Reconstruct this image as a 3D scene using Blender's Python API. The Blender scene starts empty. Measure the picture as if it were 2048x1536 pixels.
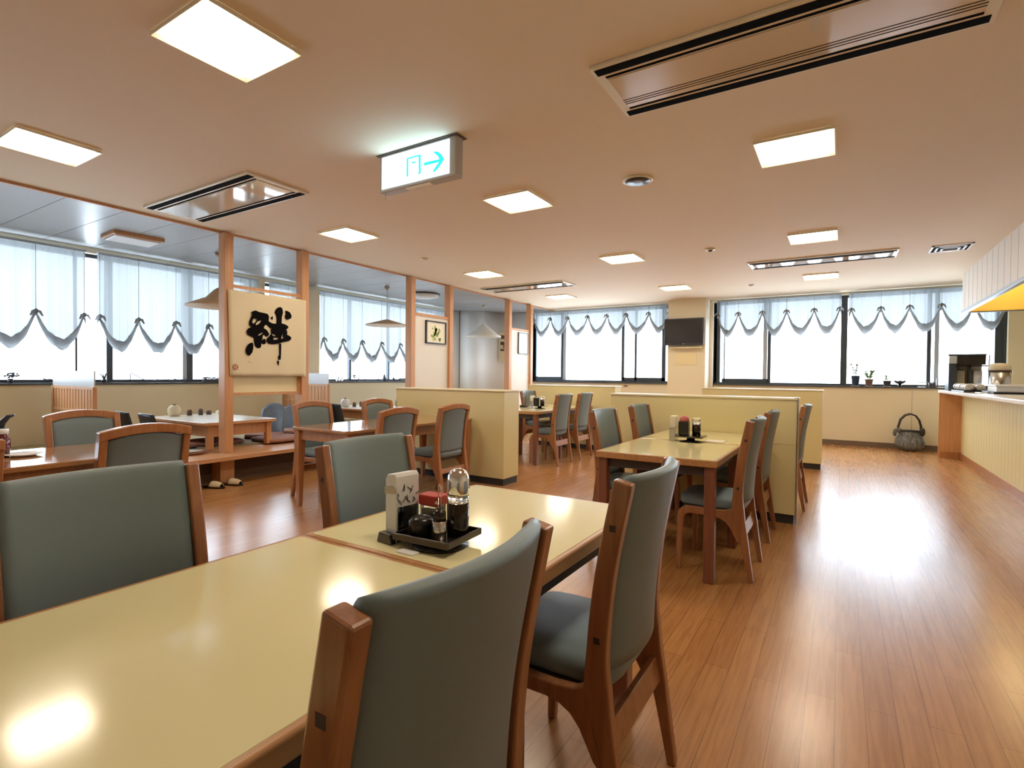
import bpy, bmesh, math, random
from mathutils import Vector, Matrix
random.seed(7)
S = bpy.context.scene
COL = S.collection
PI = math.pi

# ---------------------------------------------------------------- camera
H = 1.2                      # lens height
C = 2.75                     # ceiling height
F = 1055.13                  # focal length in pixels of a 2048 px wide frame
yaw, pitch, roll = -0.55788, -0.016548, 0.0095447
fw = Vector((math.sin(yaw)*math.cos(pitch), math.cos(yaw)*math.cos(pitch), math.sin(pitch)))
rt = Vector((math.cos(yaw), -math.sin(yaw), 0)); up = rt.cross(fw)
r2 = rt*math.cos(roll)+up*math.sin(roll); u2 = up*math.cos(roll)-rt*math.sin(roll)
cd = bpy.data.cameras.new('camera'); cam = bpy.data.objects.new('camera', cd); COL.objects.link(cam)
m = Matrix((r2, u2, -fw)).transposed().to_4x4(); m.translation = Vector((0, 0, H)); cam.matrix_world = m
cd.sensor_width = 36; cd.lens = F/2048*36; cd.clip_start = 0.02
S.camera = cam

# ---------------------------------------------------------------- daylight, exposure
W = bpy.data.worlds.new('daylight'); S.world = W; W.use_nodes = True
bg = W.node_tree.nodes['Background']; bg.inputs[0].default_value = (0.74, 0.86, 1.0, 1); bg.inputs[1].default_value = 7.2
S.view_settings.view_transform = 'Standard'; S.view_settings.look = 'None'
S.view_settings.exposure = 0.72; S.view_settings.gamma = 1; S.view_settings.use_curve_mapping = False
S.cycles.use_denoising = True
S.cycles.max_bounces = 8; S.cycles.diffuse_bounces = 4; S.cycles.glossy_bounces = 4
S.cycles.transparent_max_bounces = 16; S.cycles.transmission_bounces = 6
S.cycles.sample_clamp_indirect = 6; S.cycles.caustics_reflective = False; S.cycles.caustics_refractive = False
LAMP = 19.0                  # radiance of the recessed ceiling panels


# ---------------------------------------------------------------- materials
def mat(name, col, rough=0.5, metal=0.0, coat=0.0, spec=0.5, bump=None, vary=None, emit=None, trans=0.0):
    M = bpy.data.materials.new(name); M.use_nodes = True; nt = M.node_tree; b = nt.nodes['Principled BSDF']
    b.inputs['Base Color'].default_value = (*col, 1); b.inputs['Roughness'].default_value = rough
    b.inputs['Metallic'].default_value = metal; b.inputs['Coat Weight'].default_value = coat
    b.inputs['Specular IOR Level'].default_value = spec
    if trans: b.inputs['Transmission Weight'].default_value = trans
    tc = nt.nodes.new('ShaderNodeTexCoord')
    if vary:
        sc, amt = vary
        n = nt.nodes.new('ShaderNodeTexNoise'); n.inputs['Scale'].default_value = sc; n.inputs['Detail'].default_value = 4
        nt.links.new(tc.outputs['Object'], n.inputs['Vector'])
        mx = nt.nodes.new('ShaderNodeMixRGB'); mx.inputs[1].default_value = (*[c*(1-amt) for c in col], 1)
        mx.inputs[2].default_value = (*[min(1, c*(1+amt)) for c in col], 1)
        nt.links.new(n.outputs['Fac'], mx.inputs[0]); nt.links.new(mx.outputs[0], b.inputs['Base Color'])
    if bump:
        sc, st = bump
        n = nt.nodes.new('ShaderNodeTexNoise'); n.inputs['Scale'].default_value = sc; n.inputs['Detail'].default_value = 3
        nt.links.new(tc.outputs['Object'], n.inputs['Vector'])
        bp = nt.nodes.new('ShaderNodeBump'); bp.inputs['Strength'].default_value = st; bp.inputs['Distance'].default_value = 0.002
        nt.links.new(n.outputs['Fac'], bp.inputs['Height']); nt.links.new(bp.outputs[0], b.inputs['Normal'])
    if emit:
        b.inputs['Emission Color'].default_value = (*emit[0], 1); b.inputs['Emission Strength'].default_value = emit[1]
    return M

def wood(name, a, b_, scale=(3, 3, 40), rough=0.35, coat=0.2, axis=2, spec=0.5):
    """streaky grain running along one object axis"""
    M = bpy.data.materials.new(name); M.use_nodes = True; nt = M.node_tree; b = nt.nodes['Principled BSDF']
    tc = nt.nodes.new('ShaderNodeTexCoord'); mp = nt.nodes.new('ShaderNodeMapping')
    s = [45, 45, 45]; s[axis] = 2.5; mp.inputs['Scale'].default_value = s
    n = nt.nodes.new('ShaderNodeTexNoise'); n.inputs['Scale'].default_value = 1.0; n.inputs['Detail'].default_value = 6; n.inputs['Distortion'].default_value = 0.6
    r = nt.nodes.new('ShaderNodeValToRGB'); r.color_ramp.elements[0].color = (*a, 1); r.color_ramp.elements[1].color = (*b_, 1)
    r.color_ramp.elements[0].position = 0.3; r.color_ramp.elements[1].position = 0.7
    nt.links.new(tc.outputs['Object'], mp.inputs[0]); nt.links.new(mp.outputs[0], n.inputs['Vector'])
    nt.links.new(n.outputs['Fac'], r.inputs[0]); nt.links.new(r.outputs[0], b.inputs['Base Color'])
    b.inputs['Roughness'].default_value = rough; b.inputs['Coat Weight'].default_value = coat; b.inputs['Coat Roughness'].default_value = 0.1
    b.inputs['Specular IOR Level'].default_value = spec
    return M

def floor_mat():
    M = bpy.data.materials.new('plank_floor'); M.use_nodes = True; nt = M.node_tree; b = nt.nodes['Principled BSDF']
    L = nt.links.new
    tc = nt.nodes.new('ShaderNodeTexCoord'); mp = nt.nodes.new('ShaderNodeMapping'); mp.inputs['Rotation'].default_value = (0, 0, PI/2)
    L(tc.outputs['Object'], mp.inputs[0])
    br = nt.nodes.new('ShaderNodeTexBrick'); br.inputs['Scale'].default_value = 1
    br.inputs['Brick Width'].default_value = 1.15; br.inputs['Row Height'].default_value = 0.093
    br.inputs['Mortar Size'].default_value = 0.0014; br.inputs['Mortar Smooth'].default_value = 0.3; br.offset = 0.37
    br.inputs['Color1'].default_value = (0.47, 0.225, 0.080, 1); br.inputs['Color2'].default_value = (0.41, 0.185, 0.064, 1)
    br.inputs['Mortar'].default_value = (0.22, 0.098, 0.036, 1)
    L(mp.outputs[0], br.inputs['Vector'])
    m2 = nt.nodes.new('ShaderNodeMapping'); m2.inputs['Scale'].default_value = (60, 3, 1); L(tc.outputs['Object'], m2.inputs[0])
    n = nt.nodes.new('ShaderNodeTexNoise'); n.inputs['Scale'].default_value = 1; n.inputs['Detail'].default_value = 7; n.inputs['Distortion'].default_value = 0.8
    L(m2.outputs[0], n.inputs['Vector'])
    gr = nt.nodes.new('ShaderNodeValToRGB'); gr.color_ramp.elements[0].color = (0.84, 0.80, 0.76, 1); gr.color_ramp.elements[1].color = (1.06, 1.06, 1.06, 1)
    gr.color_ramp.elements[0].position = 0.35; gr.color_ramp.elements[1].position = 0.62
    L(n.outputs['Fac'], gr.inputs[0])
    mx = nt.nodes.new('ShaderNodeMixRGB'); mx.blend_type = 'MULTIPLY'; mx.inputs[0].default_value = 1
    L(br.outputs['Color'], mx.inputs[1]); L(gr.outputs[0], mx.inputs[2])
    # worn patches
    w = nt.nodes.new('ShaderNodeTexNoise'); w.inputs['Scale'].default_value = 1.3; w.inputs['Detail'].default_value = 5; L(tc.outputs['Object'], w.inputs['Vector'])
    wr = nt.nodes.new('ShaderNodeValToRGB'); wr.color_ramp.elements[0].position = 0.45; wr.color_ramp.elements[1].position = 0.75
    wr.color_ramp.elements[1].color = (0.25, 0.25, 0.25, 1)
    L(w.outputs['Fac'], wr.inputs[0])
    mx2 = nt.nodes.new('ShaderNodeMixRGB'); mx2.inputs[2].default_value = (0.30, 0.175, 0.095, 1); L(wr.outputs[0], mx2.inputs[0]); L(mx.outputs[0], mx2.inputs[1])
    L(mx2.outputs[0], b.inputs['Base Color'])
    rr = nt.nodes.new('ShaderNodeMapRange'); rr.inputs['To Min'].default_value = 0.19; rr.inputs['To Max'].default_value = 0.31
    L(w.outputs['Fac'], rr.inputs['Value']); L(rr.outputs[0], b.inputs['Roughness'])
    b.inputs['Specular IOR Level'].default_value = 0.9
    return M

def glass_mat():
    M = bpy.data.materials.new('window_glass'); M.use_nodes = True; nt = M.node_tree; nt.nodes.remove(nt.nodes['Principled BSDF'])
    o = nt.nodes['Material Output']; t = nt.nodes.new('ShaderNodeBsdfTransparent'); g = nt.nodes.new('ShaderNodeBsdfGlossy'); g.inputs['Roughness'].default_value = 0.02
    fr = nt.nodes.new('ShaderNodeFresnel'); mx = nt.nodes.new('ShaderNodeMixShader')
    t.inputs[0].default_value = (0.97, 0.99, 0.99, 1)
    ge = nt.nodes.new('ShaderNodeNewGeometry'); sb = nt.nodes.new('ShaderNodeMath'); sb.operation = 'SUBTRACT'; sb.use_clamp = True
    nt.links.new(fr.outputs[0], sb.inputs[0]); nt.links.new(ge.outputs['Backfacing'], sb.inputs[1])
    nt.links.new(sb.outputs[0], mx.inputs[0]); nt.links.new(t.outputs[0], mx.inputs[1]); nt.links.new(g.outputs[0], mx.inputs[2]); nt.links.new(mx.outputs[0], o.inputs[0])
    return M

def sheer_mat(name, col, see, pleat=40):
    """thin curtain cloth: part see-through, the rest lit from both sides; a fine vertical weave changes how much passes"""
    M = bpy.data.materials.new(name); M.use_nodes = True; nt = M.node_tree; nt.nodes.remove(nt.nodes['Principled BSDF'])
    o = nt.nodes['Material Output']; t = nt.nodes.new('ShaderNodeBsdfTransparent')
    d = nt.nodes.new('ShaderNodeBsdfDiffuse'); d.inputs[0].default_value = (*col, 1)
    tl = nt.nodes.new('ShaderNodeBsdfTranslucent'); tl.inputs[0].default_value = (*col, 1)
    m1 = nt.nodes.new('ShaderNodeMixShader'); m1.inputs[0].default_value = 0.7
    nt.links.new(d.outputs[0], m1.inputs[1]); nt.links.new(tl.outputs[0], m1.inputs[2])
    m2 = nt.nodes.new('ShaderNodeMixShader'); m2.inputs[0].default_value = see
    nt.links.new(m1.outputs[0], m2.inputs[1]); nt.links.new(t.outputs[0], m2.inputs[2]); nt.links.new(m2.outputs[0], o.inputs[0])
    return M

MT = dict(
    floor=floor_mat(),
    ceiling=mat('ceiling_paint', (0.82, 0.70, 0.545), 0.75, spec=0.15),
    ceiling2=mat('grey_ceiling_panel', (0.34, 0.335, 0.34), 0.36),
    wall=mat('cream_wall', (0.75, 0.665, 0.49), 0.6, bump=(300, 0.1)),
    wallw=mat('white_wall', (0.78, 0.74, 0.68), 0.6, bump=(300, 0.1)),
    yellow=mat('cream_laminate_panel', (0.74, 0.655, 0.35), 0.38),
    panel_edge=mat('pale_panel_edge', (0.78, 0.70, 0.50), 0.4),
    black=mat('black_skirting', (0.025, 0.024, 0.024), 0.5),
    brownbase=mat('brown_skirting', (0.16, 0.11, 0.08), 0.5),
    post=wood('cedar_post', (0.52, 0.25, 0.11), (0.62, 0.33, 0.16), axis=2, rough=0.45, coat=0.0),
    postx=wood('cedar_board', (0.52, 0.26, 0.12), (0.66, 0.37, 0.20), axis=1, rough=0.35, coat=0.1),
    chair=wood('chair_wood', (0.25, 0.095, 0.038), (0.39, 0.17, 0.075), axis=2, rough=0.32, coat=0.25),
    chairb=wood('orange_chair_wood', (0.34, 0.135, 0.05), (0.46, 0.20, 0.085), axis=2, rough=0.32, coat=0.25),
    fabric=mat('grey_green_vinyl', (0.175, 0.23, 0.25), 0.42, bump=(900, 0.25), spec=0.4),
    laminate=mat('cream_table_laminate', (0.77, 0.71, 0.42), 0.12, spec=0.6),
    edge=wood('table_edge_wood', (0.40, 0.19, 0.07), (0.52, 0.27, 0.11), axis=1, rough=0.3, coat=0.3),
    tleg=wood('table_leg_wood', (0.16, 0.055, 0.03), (0.24, 0.085, 0.045), axis=2, rough=0.35, coat=0.2),
    varnish=wood('varnished_table_top', (0.34, 0.15, 0.055), (0.46, 0.22, 0.085), axis=1, rough=0.09, coat=0.6),
    under=mat('dark_underside', (0.05, 0.035, 0.03), 0.6),
    alu=mat('dark_window_frame', (0.045, 0.058, 0.075), 0.4, metal=0.3),
    alul=mat('pale_window_frame', (0.42, 0.47, 0.53), 0.4, metal=0.2),
    sill=mat('dark_sill', (0.07, 0.07, 0.075), 0.5),
    glass=glass_mat(),
    sheer=sheer_mat('sheer_curtain', (0.155, 0.158, 0.158), 0.04),
    sheer2=sheer_mat('gathered_sheer', (0.50, 0.51, 0.52), 0.01),
    cord=mat('curtain_cord', (0.12, 0.12, 0.13), 0.7),
    lamp=mat('lit_diffuser', (0.9, 0.9, 0.9), 0.5, emit=((1.0, 0.85, 0.64), LAMP)),
    lampframe=mat('lamp_trim', (0.80, 0.74, 0.58), 0.3),
    acpanel=mat('glossy_air_panel', (0.66, 0.58, 0.46), 0.06, coat=0.5, spec=0.9),
    slot=mat('black_slot', (0.004, 0.004, 0.004), 0.9, spec=0.05),
    metal=mat('brushed_steel', (0.55, 0.54, 0.52), 0.22, metal=1.0),
    chrome=mat('chrome', (0.8, 0.8, 0.79), 0.06, metal=1.0),
    darkmetal=mat('dark_steel', (0.10, 0.09, 0.085), 0.25, metal=0.9),
    tv=mat('black_plastic', (0.025, 0.027, 0.036), 0.35),
    white=mat('white_plastic', (0.75, 0.75, 0.76), 0.4),
    counter=mat('white_counter_top', (0.80, 0.79, 0.80), 0.25),
    paper=mat('paper', (0.82, 0.78, 0.66), 0.8),
    banner=mat('cream_cloth', (0.72, 0.62, 0.43), 0.85, bump=(120, 0.4)),
    bannerl=mat('cream_board', (0.78, 0.66, 0.40), 0.6),
    ink=mat('black_ink', (0.006, 0.005, 0.006), 0.9, spec=0.05),
    seal=mat('red_seal', (0.42, 0.15, 0.09), 0.7),
    soy=mat('soy_sauce', (0.012, 0.007, 0.005), 0.08),
    clear=mat('clear_glass', (0.92, 0.93, 0.92), 0.03, trans=0.92),
    red=mat('red_plastic', (0.48, 0.025, 0.018), 0.3),
    black_gloss=mat('black_lacquer', (0.015, 0.015, 0.017), 0.25),
    tatami=mat('tatami_mat', (0.42, 0.33, 0.17), 0.8, bump=(200, 0.4)),
    zabuton=mat('brown_cushion_cloth', (0.34, 0.17, 0.13), 0.85, bump=(60, 0.4)),
    navy=mat('dark_chair_shell', (0.022, 0.026, 0.035), 0.35),
    bluegrey=mat('blue_grey_chair_shell', (0.16, 0.20, 0.26), 0.35, vary=(14, 0.3)),
    tabletop2=mat('white_low_table_top', (0.70, 0.64, 0.54), 0.2),
    washi=mat('white_lamp_shade', (0.80, 0.77, 0.70), 0.6),
    shade=mat('tan_lamp_shade', (0.55, 0.36, 0.20), 0.55),
    leaf=mat('green_leaf', (0.12, 0.22, 0.07), 0.5),
    stem=mat('plant_stem', (0.20, 0.22, 0.10), 0.6),
    bluepot=mat('blue_plastic_pot', (0.025, 0.05, 0.12), 0.35),
    claypot=mat('clay_pot', (0.24, 0.16, 0.13), 0.7),
    figure=mat('dark_figurine', (0.05, 0.05, 0.07), 0.5, vary=(60, 0.6)),
    bag=wood('woven_grey_bag', (0.008, 0.008, 0.010), (0.30, 0.32, 0.33), axis=2, rough=0.5, coat=0.1),
    leather=mat('dark_leather', (0.018, 0.014, 0.013), 0.3),
    green=mat('exit_green', (0.02, 0.7, 0.6), 0.5, emit=((0.01, 0.50, 0.50), 0.9)),
    exit=mat('lit_sign_face', (0.9, 0.9, 0.9), 0.5, emit=((0.50, 0.82, 1.0), 3.4)),
    signframe=mat('grey_sign_case', (0.45, 0.42, 0.39), 0.4),
    kitchen=mat('kitchen_wall', (0.62, 0.60, 0.56), 0.5),
    hoodin=mat('warm_lit_hood_lining', (0.80, 0.58, 0.12), 0.5),  # yellow of the warm light inside the hood is put into this colour
    dark=mat('brown_recess', (0.10, 0.065, 0.05), 0.6),
    beige=mat('beige_plastic', (0.50, 0.44, 0.33), 0.45),
    pink=mat('pink_plastic', (0.50, 0.12, 0.12), 0.4),
    picgreen=mat('green_brushwork', (0.30, 0.42, 0.10), 0.8),
)

# ---------------------------------------------------------------- mesh helpers
class MB:
    def __init__(s): s.bm = bmesh.new()
    def face(s, vs, smooth=False):
        try:
            f = s.bm.faces.new(vs); f.smooth = smooth; return f
        except ValueError: return None
    def box(s, x0, y0, z0, x1, y1, z1):
        v = [s.bm.verts.new(p) for p in ((x0,y0,z0),(x1,y0,z0),(x1,y1,z0),(x0,y1,z0),(x0,y0,z1),(x1,y0,z1),(x1,y1,z1),(x0,y1,z1))]
        for f in ((0,3,2,1),(4,5,6,7),(0,1,5,4),(1,2,6,5),(2,3,7,6),(3,0,4,7)): s.face([v[i] for i in f])
        return s
    def prism(s, pts, a, b, axis='y', smooth=False):
        """pts in the other two axes (x,z for 'y'; x,y for 'z'; y,z for 'x')"""
        def P(p, t): return {'y': (p[0], t, p[1]), 'z': (p[0], p[1], t), 'x': (t, p[0], p[1])}[axis]
        A = [s.bm.verts.new(P(p, a)) for p in pts]; B = [s.bm.verts.new(P(p, b)) for p in pts]; n = len(pts)
        s.face(A[::-1]); s.face(B)
        for i in range(n): s.face([A[i], A[(i+1)%n], B[(i+1)%n], B[i]], smooth)
        return s
    def loft(s, rings, closed=True, caps=True, smooth=True):
        R = [[s.bm.verts.new(p) for p in r] for r in rings]; n = len(R[0])
        for a, b in zip(R, R[1:]):
            for i in range(n if closed else n-1): s.face([a[i], a[(i+1)%n], b[(i+1)%n], b[i]], smooth)
        if caps and closed: s.face(R[0][::-1]); s.face(R[-1])
        return s
    def lathe(s, prof, c=(0,0,0), n=24, smooth=True, sx=1, sy=1):
        rings = [[(c[0]+r*math.cos(2*PI*k/n)*sx, c[1]+r*math.sin(2*PI*k/n)*sy, c[2]+z) for k in range(n)] for r, z in prof]
        return s.loft(rings, True, True, smooth)
    def tube(s, path, r, n=8, smooth=True):
        path = [Vector(p) for p in path]; rings = []
        rr = r if isinstance(r, (list, tuple)) else [r]*len(path)
        ref = Vector((0, 0, 1))
        for i, p in enumerate(path):
            t = (path[min(i+1, len(path)-1)]-path[max(i-1, 0)]).normalized()
            a = t.cross(ref)
            if a.length < 1e-3: a = t.cross(Vector((0, 1, 0)))
            a.normalize(); b = a.cross(t)
            rings.append([tuple(p+a*math.cos(2*PI*k/n)*rr[i]+b*math.sin(2*PI*k/n)*rr[i]) for k in range(n)])
        return s.loft(rings, True, True, smooth)
    def ball(s, c, rx, ry, rz, n=14, m_=9):
        prof = [(max(1e-4, math.sin(PI*k/m_)), -math.cos(PI*k/m_)) for k in range(m_+1)]
        rings = [[(c[0]+r*math.cos(2*PI*k/n)*rx, c[1]+r*math.sin(2*PI*k/n)*ry, c[2]+z*rz) for k in range(n)] for r, z in prof]
        return s.loft(rings)
    def build(s, name, m, parent=None, bevel=0, seg=2, smooth=False, sub=0, wn=False):
        bmesh.ops.recalc_face_normals(s.bm, faces=s.bm.faces)
        me = bpy.data.meshes.new(name); s.bm.to_mesh(me); s.bm.free(); me.materials.append(m)
        o = bpy.data.objects.new(name, me); COL.objects.link(o)
        if smooth:
            for p in me.polygons: p.use_smooth = True
        if bevel:
            md = o.modifiers.new('bevel', 'BEVEL'); md.width = bevel; md.segments = seg; md.limit_method = 'ANGLE'; md.angle_limit = math.radians(40)
            if wn:
                for p in me.polygons: p.use_smooth = True
                w = o.modifiers.new('wn', 'WEIGHTED_NORMAL'); w.keep_sharp = False
        if sub:
            md = o.modifiers.new('sub', 'SUBSURF'); md.levels = sub; md.render_levels = sub
        if parent: o.parent = parent
        return o

def box(name, m, x0, y0, z0, x1, y1, z1, parent=None, bevel=0, **k): return MB().box(x0,y0,z0,x1,y1,z1).build(name, m, parent, bevel, **k)

def thing(name, label, cat, loc=(0,0,0), rz=0, group=None):
    o = bpy.data.objects.new(name, None); COL.objects.link(o); o.empty_display_size = 0.1
    o.location = loc; o.rotation_euler = (0, 0, rz)
    o['label'] = label; o['category'] = cat
    if group: o['group'] = group
    return o
def tag(o, label, cat, group=None):
    o['label'] = label; o['category'] = cat
    if group: o['group'] = group
    return o
def struct(o, label=None):
    o['kind'] = 'structure'
    if label: o['label'] = label
    return o
def dup(root, loc, rz, label, group=None):
    r = root.copy(); COL.objects.link(r); r.location = loc; r.rotation_euler = (0, 0, rz); r['label'] = label
    if group: r['group'] = group
    for ch in list(root.children):
        c = ch.copy(); COL.objects.link(c); c.parent = r
        for g in ch.children:
            d = g.copy(); COL.objects.link(d); d.parent = c
    return r
def rough_spline(pts, n=6):
    """Catmull-Rom through 2D points"""
    out = []
    P = [pts[0]]+list(pts)+[pts[-1]]
    for i in range(1, len(P)-2):
        for k in range(n):
            t = k/n; p0, p1, p2, p3 = P[i-1], P[i], P[i+1], P[i+2]
            out.append(tuple(0.5*((2*p1[j])+(-p0[j]+p2[j])*t+(2*p0[j]-5*p1[j]+4*p2[j]-p3[j])*t*t+(-p0[j]+3*p1[j]-3*p2[j]+p3[j])*t**3) for j in range(len(p1))))
    out.append(pts[-1]); return out
def ribbon(pts, hw):
    """outline polygon of a centre line with half widths (x-z plane)"""
    L, R = [], []
    for i, p in enumerate(pts):
        a = pts[max(i-1, 0)]; b = pts[min(i+1, len(pts)-1)]; dx, dz = b[0]-a[0], b[1]-a[1]; l = math.hypot(dx, dz)
        nx, nz = -dz/l, dx/l
        L.append((p[0]+nx*hw[i], p[1]+nz*hw[i])); R.append((p[0]-nx*hw[i], p[1]-nz*hw[i]))
    return L+R[::-1]
def flat_shapes(name, groups, m, to3, thick, parent=None):
    """filled outlines with holes -> one thin mesh"""
    cu = bpy.data.curves.new(name, 'CURVE'); cu.dimensions = '2D'; cu.fill_mode = 'BOTH'
    objs = []
    bm = bmesh.new()
    for g in groups:
        cu = bpy.data.curves.new('tmp', 'CURVE'); cu.dimensions = '2D'; cu.fill_mode = 'BOTH'; cu.extrude = thick/2
        for loop in g:
            sp = cu.splines.new('POLY'); sp.points.add(len(loop)-1); sp.use_cyclic_u = True
            for i, p in enumerate(loop): sp.points[i].co = (p[0], p[1], 0, 1)
        o = bpy.data.objects.new('tmp', cu); COL.objects.link(o)
        dg = bpy.context.evaluated_depsgraph_get(); dg.update()
        me = bpy.data.meshes.new_from_object(o.evaluated_get(dg)); bm.from_mesh(me)
        bpy.data.objects.remove(o); bpy.data.curves.remove(cu); bpy.data.meshes.remove(me)
    for v in bm.verts: v.co = to3(v.co.x, v.co.y, v.co.z)
    me = bpy.data.meshes.new(name); bm.to_mesh(me); bm.free(); me.materials.append(m)
    o = bpy.data.objects.new(name, me); COL.objects.link(o)
    if parent: o.parent = parent
    return o
# ---------------------------------------------------------------- room shell
LX, FY, BY, RX = -8.0, 11.2, -2.6, 3.6
struct(box('floor', MT['floor'], -8.3, BY-0.1, -0.06, RX+0.1, FY+0.3, 0))
struct(box('ceiling', MT['ceiling'], -5.80, BY-0.1, C, RX+0.1, FY+0.3, C+0.08))
b = MB(); y = BY-0.1
seams = [1.90-0.46*k for k in range(10, 0, -1)]+[1.90+0.46*k for k in range(21)]
prev = BY-0.1
for sY in [q for q in seams if q > BY]+[FY+0.3]:
    b.box(-8.3, prev+0.003, C, -5.83, sY-0.003, C+0.02); prev = sY
struct(b.build('ceiling', MT['ceiling2']))
struct(box('ceiling', MT['slot'], -8.3, BY-0.1, C+0.021, -5.80, FY+0.3, C+0.08))
struct(box('trim_1', MT['post'], -5.835, BY, C-0.022, -5.797, FY, C+0.01))
WT = 2.68; WB = 1.03
wl = MB()
wl.box(LX-0.3, BY-0.1, 0, LX, FY+0.3, WB)
wl.box(LX-0.3, BY-0.1, WT, LX, FY+0.3, C)
for a, b_, ex in ((BY-0.1, -1.1, 0), (4.98, 5.18, 0), (5.86, 6.17, 0.10), (9.75, FY+0.3, 0)):
    wl.box(LX-0.3, a, WB, LX+ex, b_, WT)
struct(wl.build('wall_left', MT['wall']))
wf = MB()
wf.box(-8.3, FY, 0, RX+0.1, FY+0.3, 1.041); wf.box(-8.3, FY, WT+0.02, RX+0.1, FY+0.3, C)
for a, b_ in ((-8.3, -6.40), (-3.08, -2.20), (2.22, RX+0.1)): wf.box(a, FY, 1.041, b_, FY+0.3, WT+0.02)
struct(wf.build('wall_far', MT['wall']))
struct(box('wall_pillar', MT['wall'], -3.0, 10.77, 0, -2.27, FY, C))
struct(box('wall_back', MT['wall'], -8.3, BY-0.3, 0, RX+0.1, BY, C))
struct(box('wall_right', MT['kitchen'], RX, BY-0.1, 0, RX+0.3, FY+0.3, C))
struct(box('wall_right', MT['wall'], 1.60, BY, 0, 1.75, 3.4, C))
# curved corner wall
pts = rough_spline([(-8.0, 9.78), (-7.98, 10.05), (-7.87, 10.2), (-7.62, 10.27), (-7.46, 10.42), (-7.40, 10.75), (-7.25, 11.02), (-7.0, 11.14), (-6.40, 11.19)], 6)
b = MB(); b.prism(pts+[(-6.4, 11.3), (-8.1, 11.3), (-8.1, 9.78)], 0, C, 'z', True)
struct(b.build('wall_corner', mat('white_corner_wall', (0.86, 0.84, 0.82), 0.6)))
struct(box('baseboard_far', MT['brownbase'], -6.4, FY-0.012, 0, 1.5, FY, 0.09))
struct(box('trim_2', MT['cord'], 1.022, FY-0.002, 0.09, 1.026, FY+0.001, WB-0.03))
struct(MB().tube([(-7.87, 10.185, 0), (-7.87, 10.185, C)], 0.008).build('trim_3', MT['cord']))

def window(n, ax, a0, a1, z0, z1, bars, rails=()):
    """ax 'x': wall at constant x (bars run along y); 'y': wall at constant y"""
    e = thing('window_%d' % n, '', 'window'); del e['label']; del e['category']; e['kind'] = 'structure'
    g = LX-0.14 if ax == 'x' else FY+0.12
    def bx(mb, p0, q0, p1, q1, d0, d1):
        if ax == 'x': mb.box(g+d0, p0, q0, g+d1, p1, q1)
        else: mb.box(p0, g+d0, q0, p1, g+d1, q1)
    f = MB(); t = 0.045
    bx(f, a0, z0, a1, z0+t, -0.03, 0.04); bx(f, a0, z1-t, a1, z1, -0.03, 0.04); bx(f, a0, z0+t, a0+t, z1-t, -0.03, 0.04); bx(f, a1-t, z0+t, a1, z1-t, -0.03, 0.04)
    for p, w, k in bars:
        if k: bx(f, p, z0+t, p+w, z1-t, -0.03, 0.035)
    for p, q in rails: bx(f, p, z0+t, q, z0+t+0.07, -0.03, 0.03)
    fr_ = f.build('window_frame', MT['alu'], e)
    l = MB(); nl = 0
    for p, w, k in bars:
        if not k: bx(l, p, z0+t, p+w, z1-t, -0.025, 0.025); nl += 1
    if nl: l.build('sash_bar', MT['alul'], e)
    else: l.bm.free()
    gm = MB(); bx(gm, a0+t, z0+t, a1-t, z1-t, -0.004, 0.004); gm.build('pane', MT['glass'], fr_)
    sm = MB()
    if ax == 'x': sm.box(LX-0.14, a0, z0-0.02, LX+0.035, a1, z0+0.006)
    else: sm.box(a0, FY-0.035, z0-0.02, a1, FY+0.14, z0+0.006)
    sm.build('window_sill', MT['sill'], e)
    return e
window(1, 'x', -1.1, 4.98, 1.05, WT, [(0.2, 0.05, 1), (1.2, 0.05, 1), (2.70, 0.02, 1), (3.03, 0.07, 1), (3.97, 0.055, 0), (4.03, 0.075, 1)])
window(2, 'x', 5.18, 5.86, 1.05, WT, [])
window(3, 'x', 6.17, 9.75, 1.05, WT, [(7.02, 0.045, 1), (8.05, 0.045, 1), (8.9, 0.045, 1)])
window(4, 'y', -6.40, -3.08, 1.06, WT+0.02, [(-5.68, 0.055, 1), (-5.62, 0.07, 0), (-4.17, 0.06, 1), (-3.87, 0.045, 1), (-3.27, 0.08, 1)], [(-6.36, -5.66), (-4.15, -3.2)])
window(5, 'y', -2.20, 2.22, 1.06, WT+0.02, [(-2.19, 0.10, 1), (-2.02, 0.02, 1), (-1.30, 0.07, 0), (-1.22, 0.055, 1), (-0.02, 0.10, 1), (1.22, 0.055, 1), (1.32, 0.06, 0), (2.08, 0.10, 1)], [(-2.05, -1.2)])
struct(box('trim_4', MT['wallw'], -2.30, FY-0.05, 1.0, -2.20, FY+0.1, C-0.02))

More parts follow.
